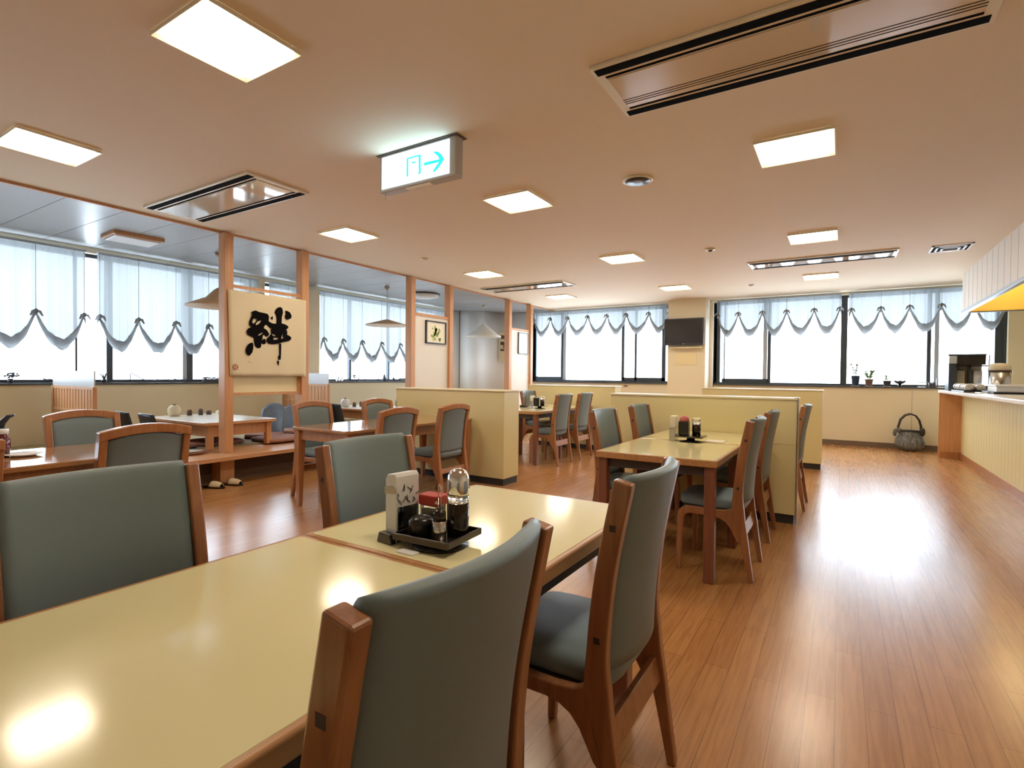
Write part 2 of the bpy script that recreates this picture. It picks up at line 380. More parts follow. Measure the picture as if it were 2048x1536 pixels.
# ---------------------------------------------------------------- curtains
def curtain(label, ax, lows, a0, a1, zt, zl, zp, w, name='curtain'):
    """lows = peak positions along the wall; cloth hangs from zt and is drawn up into swags between the peaks"""
    peaks = lows
    def bottom(a):
        if a <= peaks[0]: i0, i1 = peaks[0]-(peaks[1]-peaks[0]), peaks[0]
        elif a >= peaks[-1]: i0, i1 = peaks[-1], peaks[-1]+(peaks[-1]-peaks[-2])
        else:
            for i0, i1 in zip(peaks, peaks[1:]):
                if i0 <= a <= i1: break
        t = (a-i0)/(i1-i0); k = math.sin(PI*max(0, min(1, t)))
        return zp-(zp-zl)*(k**0.85), t
    off = lambda a, z, s_: 0.012*math.sin(a*47+s_)+0.008*math.sin(a*83+1.3*s_)+0.004*math.sin(a*151)
    e = thing(name, label, 'curtain', group='sheer curtains drawn up in swags')
    rnd = random.Random(int(abs(a0)*100)); s_ = rnd.random()*6
    n = max(8, int((a1-a0)/0.014)); mrow = 12
    rings = []
    for j in range(mrow+1):
        row = []
        for i in range(n+1):
            a = a0+(a1-a0)*i/n; zb, t = bottom(a); f = j/mrow; z = zt+(zb-zt)*f
            d = off(a, z, s_)*(0.55+0.6*f)+0.03*f*f*math.sin(PI*min(1, max(0, t)))
            row.append((w+d, a, z) if ax == 'x' else (a, w-d, z))
        rings.append(row)
    mb = MB(); mb.loft(rings, closed=False, caps=False)
    cl = mb.build('cloth', MT['sheer'], e)
    # thick gathered hem following the swags
    rings = []; n2 = int((a1-a0)/0.02)
    for i in range(n2+1):
        a = a0+(a1-a0)*i/n2; zb, t = bottom(a); k = math.sin(PI*min(1, max(0, t)))
        d = 0.035*k+off(a, 0, s_)*0.6; hh = 0.034+0.030*k; ww = 0.014+0.018*k; ring = []
        for q in range(10):
            th = 2*PI*q/10; wob = 1+0.25*math.sin(3*th+a*40)
            x_ = w+d+ww*math.cos(th)*wob; z_ = zb+0.02+hh*math.sin(th)*wob
            ring.append((x_, a, z_) if ax == 'x' else (a, 2*w-x_, z_))
        rings.append(ring)
    MB().loft(rings).build('gathered_hem', MT['sheer2'], e)
    # pull cords above each peak with a small knot of cloth
    for p in peaks:
        if not a0 <= p <= a1: continue
        q = (lambda x_, z_: (x_, p, z_)) if ax == 'x' else (lambda x_, z_: (p, 2*w-x_, z_))
        c = MB(); c.tube([q(w+0.022, zt), q(w+0.02, zp+0.04)], 0.0022, 5)
        c.build('pull_cord', MT['cord'], e)
        c = MB(); k = q(w+0.03, zp+0.03)
        c.ball(k, 0.020, 0.024, 0.028, 8, 6)
        for s2 in (-1, 1):
            dl = ((0.012, s2*0.03, -0.005), (0.014, s2*0.055, -0.055)); pth = [k]+[tuple(k[i]+(d[i] if ax == 'x' else (d[1], -d[0], d[2])[i]) for i in range(3)) for d in dl]
            c.tube(pth, [0.018, 0.017, 0.008], 6)
        c.build('gather', MT['sheer2'], cl)
    rl = MB()
    if ax == 'x': rl.box(w-0.02, a0, zt, w+0.03, a1, zt+0.025)
    else: rl.box(a0, w-0.03, zt, a1, w+0.02, zt+0.025)
    rl.build('curtain_rail', MT['alul'], e)
    return e
cx = LX+0.09
curtain('sheer swagged curtain at the far left edge of the long left window', 'x', [0.0, 0.45, 0.90, 1.35, 1.80, 2.26, 2.72], -0.6, 2.74, 2.66, 1.50, 1.86, cx)
curtain('sheer swagged curtain left of the calligraphy banner, nearest to it', 'x', [2.88, 3.31, 3.77, 4.22, 4.70], 2.86, 5.0, 2.66, 1.50, 1.86, cx)
curtain('short length of sheer curtain showing above the right half of the calligraphy banner', 'x', [5.2, 5.53, 5.86], 5.2, 5.85, 2.66, 1.50, 1.86, cx)
curtain('sheer swagged curtain between the banner and the green picture', 'x', [6.25, 6.68, 7.14, 7.65, 8.18, 8.65, 9.15, 9.65], 6.19, 9.72, 2.66, 1.47, 1.80, cx)
cy = FY-0.07
curtain('short swagged curtain on the far window left of the television', 'y', [-6.33, -5.88, -5.42, -4.92, -4.46, -4.01, -3.51, -3.06], -6.36, -3.06, 2.70, 2.17, 2.53, cy)
curtain('short swagged curtain right of the television, left half of the wide far window', 'y', [-2.12, -1.73, -1.30, -0.89, -0.44, -0.04], -2.13, -0.02, 2.70, 2.04, 2.43, cy)
curtain('short swagged curtain on the far window near the steel coffee machine', 'y', [0.13, 0.56, 0.96, 1.38, 1.79, 2.19], 0.09, 2.19, 2.70, 2.03, 2.40, cy)

# ---------------------------------------------------------------- tatami platform, posts and infill panels
pf = thing('tatami_platform', 'raised tatami seating platform along the left windows with an orange wood step', 'platform'); pf['kind'] = 'structure'
box('tatami_mat', MT['tatami'], -7.99, BY+0.01, 0.0, -6.12, 9.7, 0.33, pf)
box('step_board', MT['postx'], -6.12, BY+0.01, 0.272, -5.45, 9.9, 0.315, pf, 0.004)
box('kick_board', MT['dark'], -5.82, BY+0.01, 0.10, -5.78, 9.9, 0.272, pf)
box('skirting', MT['brownbase'], -5.83, BY+0.01, 0, -5.765, 9.9, 0.10, pf)
for y0 in (0.1, 1.6, 3.12, 4.7, 6.2, 7.7, 9.2): box('support_block', MT['post'], -5.765, y0, 0, -5.60, y0+0.15, 0.272, pf)
PY = [(3.225, 3.325), (4.197, 4.297), (6.16, 6.26), (7.12, 7.22), (9.03, 9.13), (9.90, 10.0)]
PL = ['wooden post at the left edge of the calligraphy banner', 'wooden post at the right edge of the calligraphy banner',
      'wooden post at the left of the panel with the green picture', 'wooden post at the right of the panel with the green picture',
      'slim wooden post left of the narrow white framed notice', 'slim wooden post at the far end, right of the narrow white notice']
for (a, b_), l in zip(PY, PL):
    tag(box('wooden_post', MT['post'], -5.83, a, 0.315, -5.71, b_, C-0.022, bevel=0.004), l, 'post', 'posts along the tatami platform')
e = thing('post_screen', 'cream board in an orange wood frame below the calligraphy banner', 'screen')
box('board', MT['bannerl'], -5.785, 3.325, 0.975, -5.765, 4.197, 1.30, e)
box('rail', MT['post'], -5.80, 3.325, 0.945, -5.745, 4.197, 0.975, e)
box('rail', MT['post'], -5.80, 3.325, 2.145, -5.745, 4.197, 2.18, e)
box('stile', MT['post'], -5.80, 4.165, 0.975, -5.75, 4.197, 1.30, e)
e = thing('wall_panel', 'off-white infill panel between two posts behind the green picture', 'panel')
box('board', MT['wallw'], -5.79, 6.26, 0.315, -5.755, 7.12, 2.14, e); box('rail', MT['post'], -5.80, 6.26, 2.14, -5.74, 7.12, 2.185, e)
e = thing('wall_panel', 'bright white infill panel behind the narrow white framed notice', 'panel')
box('board', MT['wallw'], -5.79, 9.13, 0.315, -5.755, 9.90, 2.14, e); box('rail', MT['post'], -5.80, 9.13, 2.14, -5.74, 9.90, 2.175, e)

# calligraphy banner
e = thing('calligraphy_banner', 'cream cloth banner with one large black brushed character hung between two posts', 'banner')
b = MB(); rings = []
for j in range(25):
    z = 2.112-0.95*j/24
    rings.append([(-5.700+0.0025*math.sin(k*0.5+j*0.25)+0.004*(j/24)*math.sin(k*0.9), 3.25+0.996*k/24+0.028*(j/24)*(1-k/24), z+0.002*math.sin(k)) for k in range(25)])
b.loft(rings, closed=False, caps=False)
o = b.build('cloth', MT['banner'], e); sd = o.modifiers.new('thick', 'SOLIDIFY'); sd.thickness = 0.002; sd.offset = -1
INK = [[[(3.52, 1.888), (3.532, 1.899), (3.57, 1.913), (3.621, 1.899), (3.699, 1.892), (3.725, 1.884), (3.736, 1.859), (3.733, 1.804), (3.778, 1.784), (3.826, 1.782), (3.792, 1.742), (3.758, 1.721), (3.749, 1.727), (3.729, 1.743), (3.699, 1.765), (3.679, 1.745), (3.67, 1.72), (3.712, 1.699), (3.739, 1.659), (3.729, 1.631), (3.699, 1.62), (3.673, 1.642), (3.66, 1.635), (3.654, 1.599), (3.641, 1.556), (3.638, 1.501), (3.615, 1.482), (3.583, 1.487), (3.558, 1.515), (3.552, 1.55), (3.548, 1.598), (3.52, 1.611), (3.477, 1.628), (3.461, 1.662), (3.477, 1.699), (3.517, 1.718), (3.494, 1.747), (3.495, 1.783), (3.517, 1.832), (3.529, 1.862)], [(3.536, 1.798), (3.548, 1.823), (3.586, 1.815), (3.57, 1.783), (3.542, 1.757), (3.529, 1.774)], [(3.57, 1.754), (3.589, 1.785), (3.631, 1.807), (3.637, 1.796), (3.615, 1.767), (3.58, 1.746)], [(3.599, 1.631), (3.615, 1.647), (3.66, 1.67), (3.65, 1.652), (3.615, 1.629)]], [[(3.66, 1.593), (3.693, 1.595), (3.696, 1.547), (3.68, 1.531), (3.644, 1.535), (3.641, 1.562)]], [[(3.536, 1.544), (3.545, 1.514), (3.542, 1.473), (3.53, 1.431), (3.499, 1.394), (3.471, 1.402), (3.451, 1.433), (3.455, 1.475), (3.477, 1.517), (3.508, 1.539)]], [[(3.825, 1.957), (3.859, 1.983), (3.894, 1.987), (3.914, 1.964), (3.918, 1.921), (3.904, 1.87), (3.901, 1.795), (3.943, 1.789), (3.985, 1.771), (3.994, 1.75), (3.964, 1.725), (3.978, 1.701), (3.975, 1.663), (4.007, 1.653), (4.032, 1.635), (4.028, 1.61), (3.993, 1.589), (3.915, 1.569), (3.86, 1.55), (3.779, 1.538), (3.732, 1.543), (3.699, 1.571), (3.712, 1.605), (3.745, 1.635), (3.765, 1.667), (3.759, 1.697), (3.765, 1.722), (3.799, 1.749), (3.832, 1.789), (3.836, 1.838), (3.825, 1.881), (3.808, 1.916)], [(3.769, 1.655), (3.792, 1.66), (3.826, 1.647), (3.819, 1.637), (3.792, 1.635)], [(3.789, 1.607), (3.806, 1.618), (3.843, 1.62), (3.857, 1.612), (3.846, 1.599), (3.799, 1.593)], [(3.894, 1.62), (3.912, 1.677), (3.915, 1.647), (3.926, 1.616), (3.898, 1.611)]], [[(3.946, 1.949), (3.977, 1.952), (4.013, 1.937), (4.035, 1.902), (4.031, 1.87), (3.974, 1.842), (3.953, 1.853), (3.942, 1.886), (3.956, 1.913)]], [[(3.867, 1.55), (3.898, 1.552), (3.895, 1.477), (3.892, 1.39), (3.888, 1.359), (3.857, 1.358), (3.854, 1.401), (3.871, 1.414)]], [[(3.837, 1.339), (3.864, 1.349), (3.868, 1.321), (3.861, 1.283)]], [[(3.755, 1.849), (3.788, 1.868), (3.782, 1.821)]]]
flat_shapes('brushed_character', INK, MT['ink'], lambda a, z, t: (-5.690+t, a, z), 0.001, e)
ring = [(3.334+0.034*math.cos(k*PI/8), 1.262+0.034*math.sin(k*PI/8)) for k in range(16)]
flat_shapes('red_seal', [[ring]], MT['seal'], lambda a, z, t: (-5.691+t, a, z), 0.001, e)
tk = [[[(3.315, 1.28), (3.322, 1.28), (3.322, 1.245), (3.315, 1.245)]], [[(3.33, 1.285), (3.352, 1.28), (3.352, 1.274), (3.33, 1.278)]], [[(3.334, 1.27), (3.341, 1.27), (3.348, 1.243), (3.34, 1.243)]]]
flat_shapes('seal_mark', tk, MT['banner'], lambda a, z, t: (-5.689+t, a, z), 0.001, e)
dn = [[(3.512+0.017*math.cos(k*PI/5), 1.335+0.013*math.sin(k*PI/5)) for k in range(10)]]
flat_shapes('pale_stain', [dn], MT['bannerl'], lambda a, z, t: (-5.691+t, a, z), 0.001, e)

# framed picture and notice
e = thing('framed_picture', 'small square picture of green brushwork in a dark frame on the off-white panel', 'picture')
box('picture_sheet', MT['paper'], -5.752, 6.55, 1.725, -5.742, 7.035, 2.07, e)
b = MB()
for q in ((6.535, 1.71, 7.05, 1.728), (6.535, 2.066, 7.05, 2.085), (6.535, 1.71, 6.56, 2.085), (7.03, 1.71, 7.05, 2.085)): b.box(-5.754, q[0], q[1], -5.725, q[2], q[3])
b.build('frame', MT['leather'], e)
rnd = random.Random(3); gr = []
for k in range(34):
    a, z = rnd.gauss(6.79, 0.055), rnd.gauss(1.90, 0.055); r = 0.010+rnd.random()*0.016; ph = rnd.random()*6
    gr.append([[(a+r*math.cos(ph+q*PI/3)*(1+0.4*math.sin(q*2.1+k)), z+r*1.2*math.sin(ph+q*PI/3)) for q in range(6)]])
flat_shapes('green_brushwork', gr, MT['picgreen'], lambda a, z, t: (-5.7405+t, a, z), 0.001, e)
e = thing('framed_notice', 'narrow upright white notice in a thin dark frame near the far window', 'picture')
box('notice_sheet', MT['white'], -5.752, 9.45, 1.67, -5.742, 9.83, 2.09, e)
b = MB()
for q in ((9.435, 1.655, 9.84, 1.668), (9.435, 2.09, 9.84, 2.10), (9.435, 1.655, 9.455, 2.10), (9.83, 1.655, 9.84, 2.10)): b.box(-5.754, q[0], q[1], -5.73, q[2], q[3])
b.build('frame', MT['leather'], e)
e = thing('wall_poster', 'small dark printed poster hanging at the curved corner wall by the slim post', 'poster', (-7.12, 11.045, 1.90), math.radians(26))
sh = box('sheet', MT['banner'], -0.15, -0.02, -0.36, 0.15, -0.012, 0.36, e)
b = MB()
for q in ((-0.09, 0.20, 0.02, 0.29), (-0.10, 0.05, 0.06, 0.13), (-0.03, -0.03, 0.05, 0.09), (-0.10, -0.10, 0.07, -0.05), (0.055, -0.34, 0.07, 0.32)): b.box(q[0], -0.024, q[1], q[2], -0.0195, q[3])
b.build('printed_marks', MT['dark'], sh)

# ---------------------------------------------------------------- ceiling fittings
LXs = [-4.667, -2.463, -0.289]; LYs = [1.407+2.619*k for k in range(4)]
lab = {(0,0): 'recessed ceiling light at the left edge of the photo above the tatami side', (1,0): 'largest and nearest recessed ceiling light, at the top left',
 (0,1): 'recessed ceiling light just right of the left air conditioner', (1,1): 'recessed ceiling light below the lit exit sign, to its right', (2,1): 'recessed ceiling light below the large right air conditioner',
 (0,2): 'recessed ceiling light left of middle, in front of the far left air conditioner', (1,2): 'recessed ceiling light in the middle of the ceiling, third one back', (2,2): 'recessed ceiling light just in front of the far right air conditioner',
 (0,3): 'farthest recessed ceiling light on the left, behind an air conditioner', (1,3): 'farthest recessed ceiling light in the middle, over the television pillar', (2,3): 'farthest recessed ceiling light on the right, behind an air conditioner', (2,0): 'recessed ceiling light over the aisle behind the camera'}
first = None
for i, x in enumerate(LXs):
    for j, y in enumerate(LYs):
        if first is None:
            first = thing('ceiling_light', lab[(i, j)], 'ceiling light', (x, y, C), 0, 'square recessed ceiling lights'); h_ = 0.205; t = 0.022
            f = MB(); sq = lambda s_, z_: [(-s_, -s_, z_), (s_, -s_, z_), (s_, s_, z_), (-s_, s_, z_)]
            f.loft([sq(h_, -0.0005), sq(h_, -0.004), sq(h_+t, -0.020), sq(h_+t+0.004, -0.020), sq(h_+t+0.004, -0.0005)], caps=False, smooth=False)
            f.build('frame', MT['lampframe'], first)
            box('diffuser', MT['lamp'], -h_, -h_, -0.007, h_, h_, -0.001, first)
        else: dup(first, (x, y, C), 0, lab[(i, j)])

def aircon(label, x0, x1, y0, y1, lines=False):
    e = thing('air_conditioner', label, 'air conditioner', ((x0+x1)/2, (y0+y1)/2, C), 0, 'long ceiling air conditioners'); hx, hy = (x1-x0)/2, (y1-y0)/2
    box('cover_frame', MT['lampframe'], -hx, -hy, -0.018, hx, hy, -0.0005, e, 0.003)
    for s in (-1, 1):
        a, b_ = sorted((s*(hy-0.022), s*(hy-0.075))); box('air_slot', MT['slot'], -hx+0.02, a, -0.0215, hx-0.02, b_, -0.017, e)
        a, b_ = sorted((s*(hy-0.098), s*(hy-0.112))); box('air_slot', MT['slot'], -hx+0.05, a, -0.0215, hx-0.05, b_, -0.017, e)
    box('grille_panel', MT['acpanel'], -hx+0.05, -hy+0.125, -0.024, hx-0.05, hy-0.125, -0.017, e, 0.002)
    if lines:
        b = MB()
        for k in range(3): b.box(-hx+0.05, hy-0.17-0.022*k, -0.0255, hx-0.05, hy-0.166-0.022*k, -0.0235)
        b.build('groove', MT['slot'], e)
aircon('large air conditioner in the ceiling at the top right, nearest the camera', -1.10, 0.53, 2.46, 3.03, True)
aircon('air conditioner in the ceiling at the left beside the tatami area', -5.56, -3.90, 2.37, 2.93)
aircon('far air conditioner in the ceiling near the right hand windows', -1.10, 0.56, 7.73, 8.20)
aircon('far air conditioner in the ceiling above the left far tables', -5.50, -3.86, 7.70, 8.20)

e = thing('air_vent', 'small square white ceiling vent near the kitchen hood', 'vent', (1.06, 8.0, C))
b = MB()
for k, s in enumerate((0.19, 0.14, 0.09)):
    for q in ((-s, -s, s, -s+0.02), (-s, s-0.02, s, s), (-s, -s, -s+0.02, s), (s-0.02, -s, s, s)): b.box(q[0], q[1], -0.012-0.006*k, q[2], q[3], -0.0005)
b.build('louvre', MT['white'], e); box('backing', MT['slot'], -0.18, -0.18, -0.006, 0.18, 0.18, -0.0005, e)
e = thing('ceiling_speaker', 'round dark ceiling speaker in a cream ring right of the exit sign', 'speaker', (-1.39, 4.07, C))
MB().lathe([(0.118, -0.001), (0.118, -0.008), (0.105, -0.014), (0.097, -0.012)], n=32).build('ring', MT['lampframe'], e)
MB().lathe([(0.098, -0.004), (0.095, -0.015), (0.03, -0.018), (0.001, -0.018)], n=32).build('grille', MT['leather'], e)
e = thing('smoke_detector', 'tiny round detector on the ceiling above the far tables', 'detector', (-1.37, 6.70, C))
MB().lathe([(0.06, 0), (0.058, -0.012), (0.03, -0.016)], n=20).build('base', MT['lampframe'], e); MB().lathe([(0.025, -0.01), (0.024, -0.03), (0.001, -0.032)], n=16).build('sensor', MT['dark'], e)
e = thing('smoke_detector', 'pale round detector on the ceiling beside the third wooden post', 'detector', (-4.75, 5.38, C))
MB().lathe([(0.06, 0), (0.058, -0.014), (0.035, -0.028), (0.001, -0.03)], n=20).build('base', MT['lampframe'], e)
e = thing('smoke_detector', 'tiny pale detector on the ceiling in front of the television pillar', 'detector', (-1.30, 9.6, C))
MB().lathe([(0.045, 0), (0.042, -0.012), (0.02, -0.03), (0.001, -0.03)], n=16).build('base', MT['white'], e)
e = thing('ceiling_lamp', 'unlit flat ceiling lamp with a wooden frame over the tatami seats', 'ceiling lamp', (-6.95, 2.86, C), math.radians(-4))
b = MB()
for q in ((-0.20, -0.25, 0.20, -0.22), (-0.20, 0.22, 0.20, 0.25), (-0.20, -0.22, -0.175, 0.22), (0.175, -0.22, 0.20, 0.22)): b.box(q[0], q[1], -0.035, q[2], q[3], -0.0005)
b.build('frame', MT['post'], e)
box('diffuser', MT['white'], -0.175, -0.22, -0.055, 0.175, 0.22, -0.004, e, 0.01)
e = thing('ceiling_lamp', 'pale round ceiling lamp seen between the two posts above the green picture', 'ceiling lamp', (-6.85, 7.75, C))
MB().lathe([(0.30, -0.001), (0.30, -0.02), (0.285, -0.024)], n=40).build('rim', MT['alu'], e)
MB().lathe([(0.285, -0.004), (0.27, -0.06), (0.15, -0.085), (0.001, -0.09)], n=40).build('shade', MT['white'], e)

# exit sign
e = thing('exit_sign', 'lit exit sign box with a green door symbol and an arrow pointing right', 'sign', (-2.47, 2.72, C), 0)
b = MB(); b.box(-0.343, -0.02, -0.265, 0.343, 0.06, -0.0005)
b.build('case', MT['signframe'], e, 0.01)
lf = box('lit_face', MT['exit'], -0.315, -0.0235, -0.242, 0.290, -0.019, -0.022, e)
box('mount_plate', MT['dark'], -0.36, -0.035, -0.006, 0.36, 0.075, -0.0004, e)
box('lower_strip', MT['lampframe'], -0.10, -0.01, -0.272, 0.12, 0.03, -0.264, e)
MB().tube([(-0.30, 0.0, -0.26), (-0.30, 0.0, -0.31)], 0.003, 6).build('pull_string', MT['signframe'], e)
ARROW = [(-2.395, 2.609), (-2.386, 2.616), (-2.26, 2.612), (-2.272, 2.635), (-2.319, 2.674), (-2.273, 2.665), (-2.244, 2.642), (-2.218, 2.605), (-2.255, 2.565), (-2.294, 2.537), (-2.318, 2.541), (-2.293, 2.566), (-2.262, 2.594), (-2.386, 2.594)]
DOOR = [[[(-2.548, 2.680), (-2.532, 2.677), (-2.532, 2.552), (-2.548, 2.551)]], [[(-2.532, 2.679), (-2.440, 2.679), (-2.440, 2.668), (-2.532, 2.668)]], [[(-2.440, 2.680), (-2.421, 2.676), (-2.420, 2.549), (-2.448, 2.546), (-2.438, 2.559)]], [[(-2.500, 2.642), (-2.465, 2.642), (-2.465, 2.630), (-2.500, 2.630)]]]
flat_shapes('arrow_symbol', [[ARROW]], MT['green'], lambda a, z, t: (a+2.47, -0.026+t, z-C), 0.001, lf)
flat_shapes('door_symbol', DOOR, MT['green'], lambda a, z, t: (a+2.47, -0.026+t, z-C), 0.001, lf)

# pendant lamps over the low tables
def pendant(label, x, y, zs, prof, m, zc=C):
    e = thing('pendant_lamp', label, 'pendant lamp', (x, y, 0), 0)
    MB().lathe([(0.045, C-0.001), (0.045, C-0.03), (0.012, C-0.06)], n=16).build('ceiling_rose', MT['beige'], e)
    MB().tube([(0, 0, C-0.05), (0, 0, zs)], 0.004, 6).build('cord', MT['white'], e)
    MB().lathe(prof, n=36).build('lamp_shade', m, e)
pendant('wide tan pendant shade half hidden behind the post left of the banner', -6.90, 3.82, 2.30, [(0.02, 2.30), (0.06, 2.27), (0.15, 2.17), (0.38, 2.065), (0.385, 2.05), (0.36, 2.055), (0.14, 2.15), (0.02, 2.28)], MT['shade'])
pendant('flat disc shaped tan pendant lamp over the low table behind the brown dining table', -6.87, 6.79, 2.16, [(0.02, 2.17), (0.10, 2.15), (0.20, 2.12), (0.37, 2.075), (0.375, 2.06), (0.19, 2.10), (0.02, 2.14)], MT['shade'])
pendant('white cone pendant lamp in front of the curved corner wall', -6.75, 9.61, 2.33, [(0.025, 2.35), (0.035, 2.33), (0.33, 2.09), (0.385, 2.06), (0.385, 2.035), (0.33, 2.06), (0.03, 2.30)], MT['washi'])
# ---------------------------------------------------------------- low partitions
def partition(label, x0, x1, y0, y1, z=1.035, steel=False):
    e = thing('low_partition', label, 'partition')
    box('panel', MT['yellow'], x0, y0, 0.075, x1, y1, z-0.018, e, 0.004)
    box('skirting', MT['black'], x0+0.012, y0+0.012, 0, x1-0.012, y1-0.012, 0.075, e)
    box('top_cap', MT['panel_edge'], x0-0.008, y0-0.008, z-0.018, x1+0.008, y1+0.008, z, e, 0.005)
    if steel:
        b = MB(); b.box(x1-0.02, y0-0.006, z-0.001, x1+0.014, y0+0.02, z+0.006); b.box(x1-0.001, y0-0.006, 0.0, x1+0.014, y0+0.012, z+0.006)
        b.build('steel_edge_strip', MT['metal'], e, 0.003)
        box('joint_line', MT['panel_edge'], x0+1.28, y0-0.002, 0.655, x1-0.02, y0+0.001, 0.659, e)
partition('low cream partition behind the brown table, left of centre', -4.66, -3.075, 4.77, 5.08)
partition('low cream partition with a steel edge behind the cream table on the right', -1.90, -0.302, 4.87, 5.10, steel=True)
partition('far low cream partition showing past the right end of the nearer one', -1.72, -0.205, 7.98, 8.26, 1.045)
partition('far low cream partition under the window left of the television', -4.63, -3.05, 7.98, 8.26, 1.04)

# ---------------------------------------------------------------- tables
TZ = 0.72
def rounded(x0, y0, x1, y1, r, n=5):
    P = []
    for cx_, cy_, a in ((x1-r, y0+r, -PI/2), (x1-r, y1-r, 0), (x0+r, y1-r, PI/2), (x0+r, y0+r, PI)):
        for k in range(n+1): P.append((cx_+r*math.cos(a+PI/2*k/n), cy_+r*math.sin(a+PI/2*k/n)))
    return P
def cream_table(label, x0, y0, x1, y1):
    e = thing('dining_table', label, 'table', ((x0+x1)/2, (y0+y1)/2, 0), 0, 'cream topped dining tables'); hx, hy = (x1-x0)/2, (y1-y0)/2
    MB().prism(rounded(-hx, -hy, hx, hy, 0.018), TZ-0.042, TZ-0.001, 'z').build('edge_band', MT['edge'], e, 0.006, 3)
    MB().prism(rounded(-hx+0.017, -hy+0.017, hx-0.017, hy-0.017, 0.012), TZ-0.004, TZ, 'z').build('table_top', MT['laminate'], e, 0.0015)
    b = MB()
    for q in ((-hx+0.06, -hy+0.045, hx-0.06, -hy+0.065), (-hx+0.06, hy-0.065, hx-0.06, hy-0.045), (-hx+0.045, -hy+0.06, -hx+0.065, hy-0.06), (hx-0.065, -hy+0.06, hx-0.045, hy-0.06)): b.box(q[0], q[1], TZ-0.10, q[2], q[3], TZ-0.042)
    b.build('apron', MT['under'], e)
    for sx in (-1, 1):
        for sy in (-1, 1):
            cx_, cy_ = sx*(hx-0.045), sy*(hy-0.05)
            box('leg', MT['tleg'], cx_-0.030, cy_-0.030, 0, cx_+0.030, cy_+0.030, TZ-0.042, e, 0.006)
    return e
cream_table('cream topped dining table filling the lower left corner, nearest the camera', -1.36, 0.115, -0.615, 1.003)
cream_table('cream topped dining table right behind the nearest one, holding the condiment tray', -1.36, 1.006, -0.615, 1.885)
cream_table('front cream topped table of the pair by the aisle partition', -1.34, 3.165, -0.592, 4.028)
cream_table('rear cream topped table of the pair, touching the aisle partition', -1.34, 4.031, -0.592, 4.865)
cream_table('cream topped table in the back bay left of centre, front one', -4.17, 6.10, -3.41, 6.80)
cream_table('cream topped table in the back bay left of centre, against the far partition', -4.17, 6.803, -3.41, 7.94)
def brown_table(label, x0, y0, x1, y1):
    e = thing('dining_table', label, 'table', ((x0+x1)/2, (y0+y1)/2, 0), 0, 'varnished brown dining tables'); hx, hy = (x1-x0)/2, (y1-y0)/2
    MB().prism(rounded(-hx, -hy, hx, hy, 0.03), TZ-0.03, TZ, 'z').build('table_top', MT['varnish'], e, 0.008, 3)
    b = MB()
    for q in ((-hx+0.05, -hy+0.035, hx-0.05, -hy+0.055), (-hx+0.05, hy-0.055, hx-0.05, hy-0.035), (-hx+0.035, -hy+0.05, -hx+0.055, hy-0.05), (hx-0.055, -hy+0.05, hx-0.035, hy-0.05)): b.box(q[0], q[1], TZ-0.115, q[2], q[3], TZ-0.03)
    b.build('apron', MT['chairb'], e)
    for sx in (-1, 1):
        for sy in (-1, 1):
            cx_, cy_ = sx*(hx-0.05), sy*(hy-0.05); r = []
            for z, h_ in ((TZ-0.03, 0.036), (TZ-0.12, 0.036), (0, 0.019)): r.append([(cx_+a*h_, cy_+b_*h_, z) for a, b_ in ((-1, -1), (1, -1), (1, 1), (-1, 1))])
            MB().loft(r, smooth=False).build('leg', MT['chairb'], e, 0.006)
brown_table('varnished brown dining table at the left edge behind the big grey chair', -4.22, -0.02, -3.47, 1.70)
brown_table('varnished brown dining table in front of the left cream partition', -4.20, 2.98, -3.46, 4.74)
tag(box('folded_paper', MT['paper'], -0.70, 1.755, 0.0005, -0.585, 1.85, 0.004), 'small folded white paper under the leg of the near table', 'paper')

# ---------------------------------------------------------------- chairs
CL = rough_spline([(0.0, 0.0), (0.045, 0.25), (0.070, 0.37), (0.080, 0.48), (0.062, 0.70), (0.015, 0.95)], 6)
def centre(z, k=1.0):
    z = z/k
    for a, b_ in zip(CL, CL[1:]):
        if a[1] <= z <= b_[1]: return a[0]+(b_[0]-a[0])*(z-a[1])/(b_[1]-a[1])
    return CL[-1][0]+(z-CL[-1][1])*(-0.2)
def hwid(z):
    T = [(0, .013), (.15, .018), (.30, .026), (.42, .034), (.50, .027), (.70, .025), (.95, .024)]
    for (a, x), (b_, y) in zip(T, T[1:]):
        if a <= z <= b_: return x+(y-x)*(z-a)/(b_-a)
    return .024
def side_leg(s, top, chamfer, m, e, th=0.033, outer=0.225):
    """rear leg running up into the back post"""
    pts = [p for p in CL if p[1] < top-0.01]+[(centre(top), top)]
    P = ribbon(pts, [hwid(p[1]) for p in pts])
    y0, y1 = sorted((s*outer, s*(outer-th)))
    return MB().prism(P, y0, y1, 'y').build('leg', m, e, 0.005, 2)
def front_leg(s, m, e, th=0.033, outer=0.225, zt=0.405):
    y0, y1 = sorted((s*outer, s*(outer-th))); r = 0.07
    P = [(0.105, zt+0.02), (0.14, zt+0.002), (0.20, zt-0.003), (0.43-r, zt)]
    P += [(0.43-r+r*math.sin(a*PI/12), zt-r+r*math.cos(a*PI/12)) for a in range(1, 7)]
    P += [(0.432, 0.0), (0.405, 0.0), (0.390, zt-0.085)]
    P += [(0.350+0.040*math.cos(a*PI/8), zt-0.085+0.040*math.sin(a*PI/8)) for a in range(1, 5)]
    P += [(0.22, zt-0.045), (0.18, zt-0.052), (0.150, zt-0.068), (0.125, zt-0.096), (0.105, zt-0.132), (0.086, zt-0.168), (0.052, zt-0.205), (0.045, zt-0.16), (0.06, zt-0.1), (0.07, zt-0.02)]
    MB().prism(P[::-1], y0, y1, 'y').build('leg', m, e, 0.005, 2)
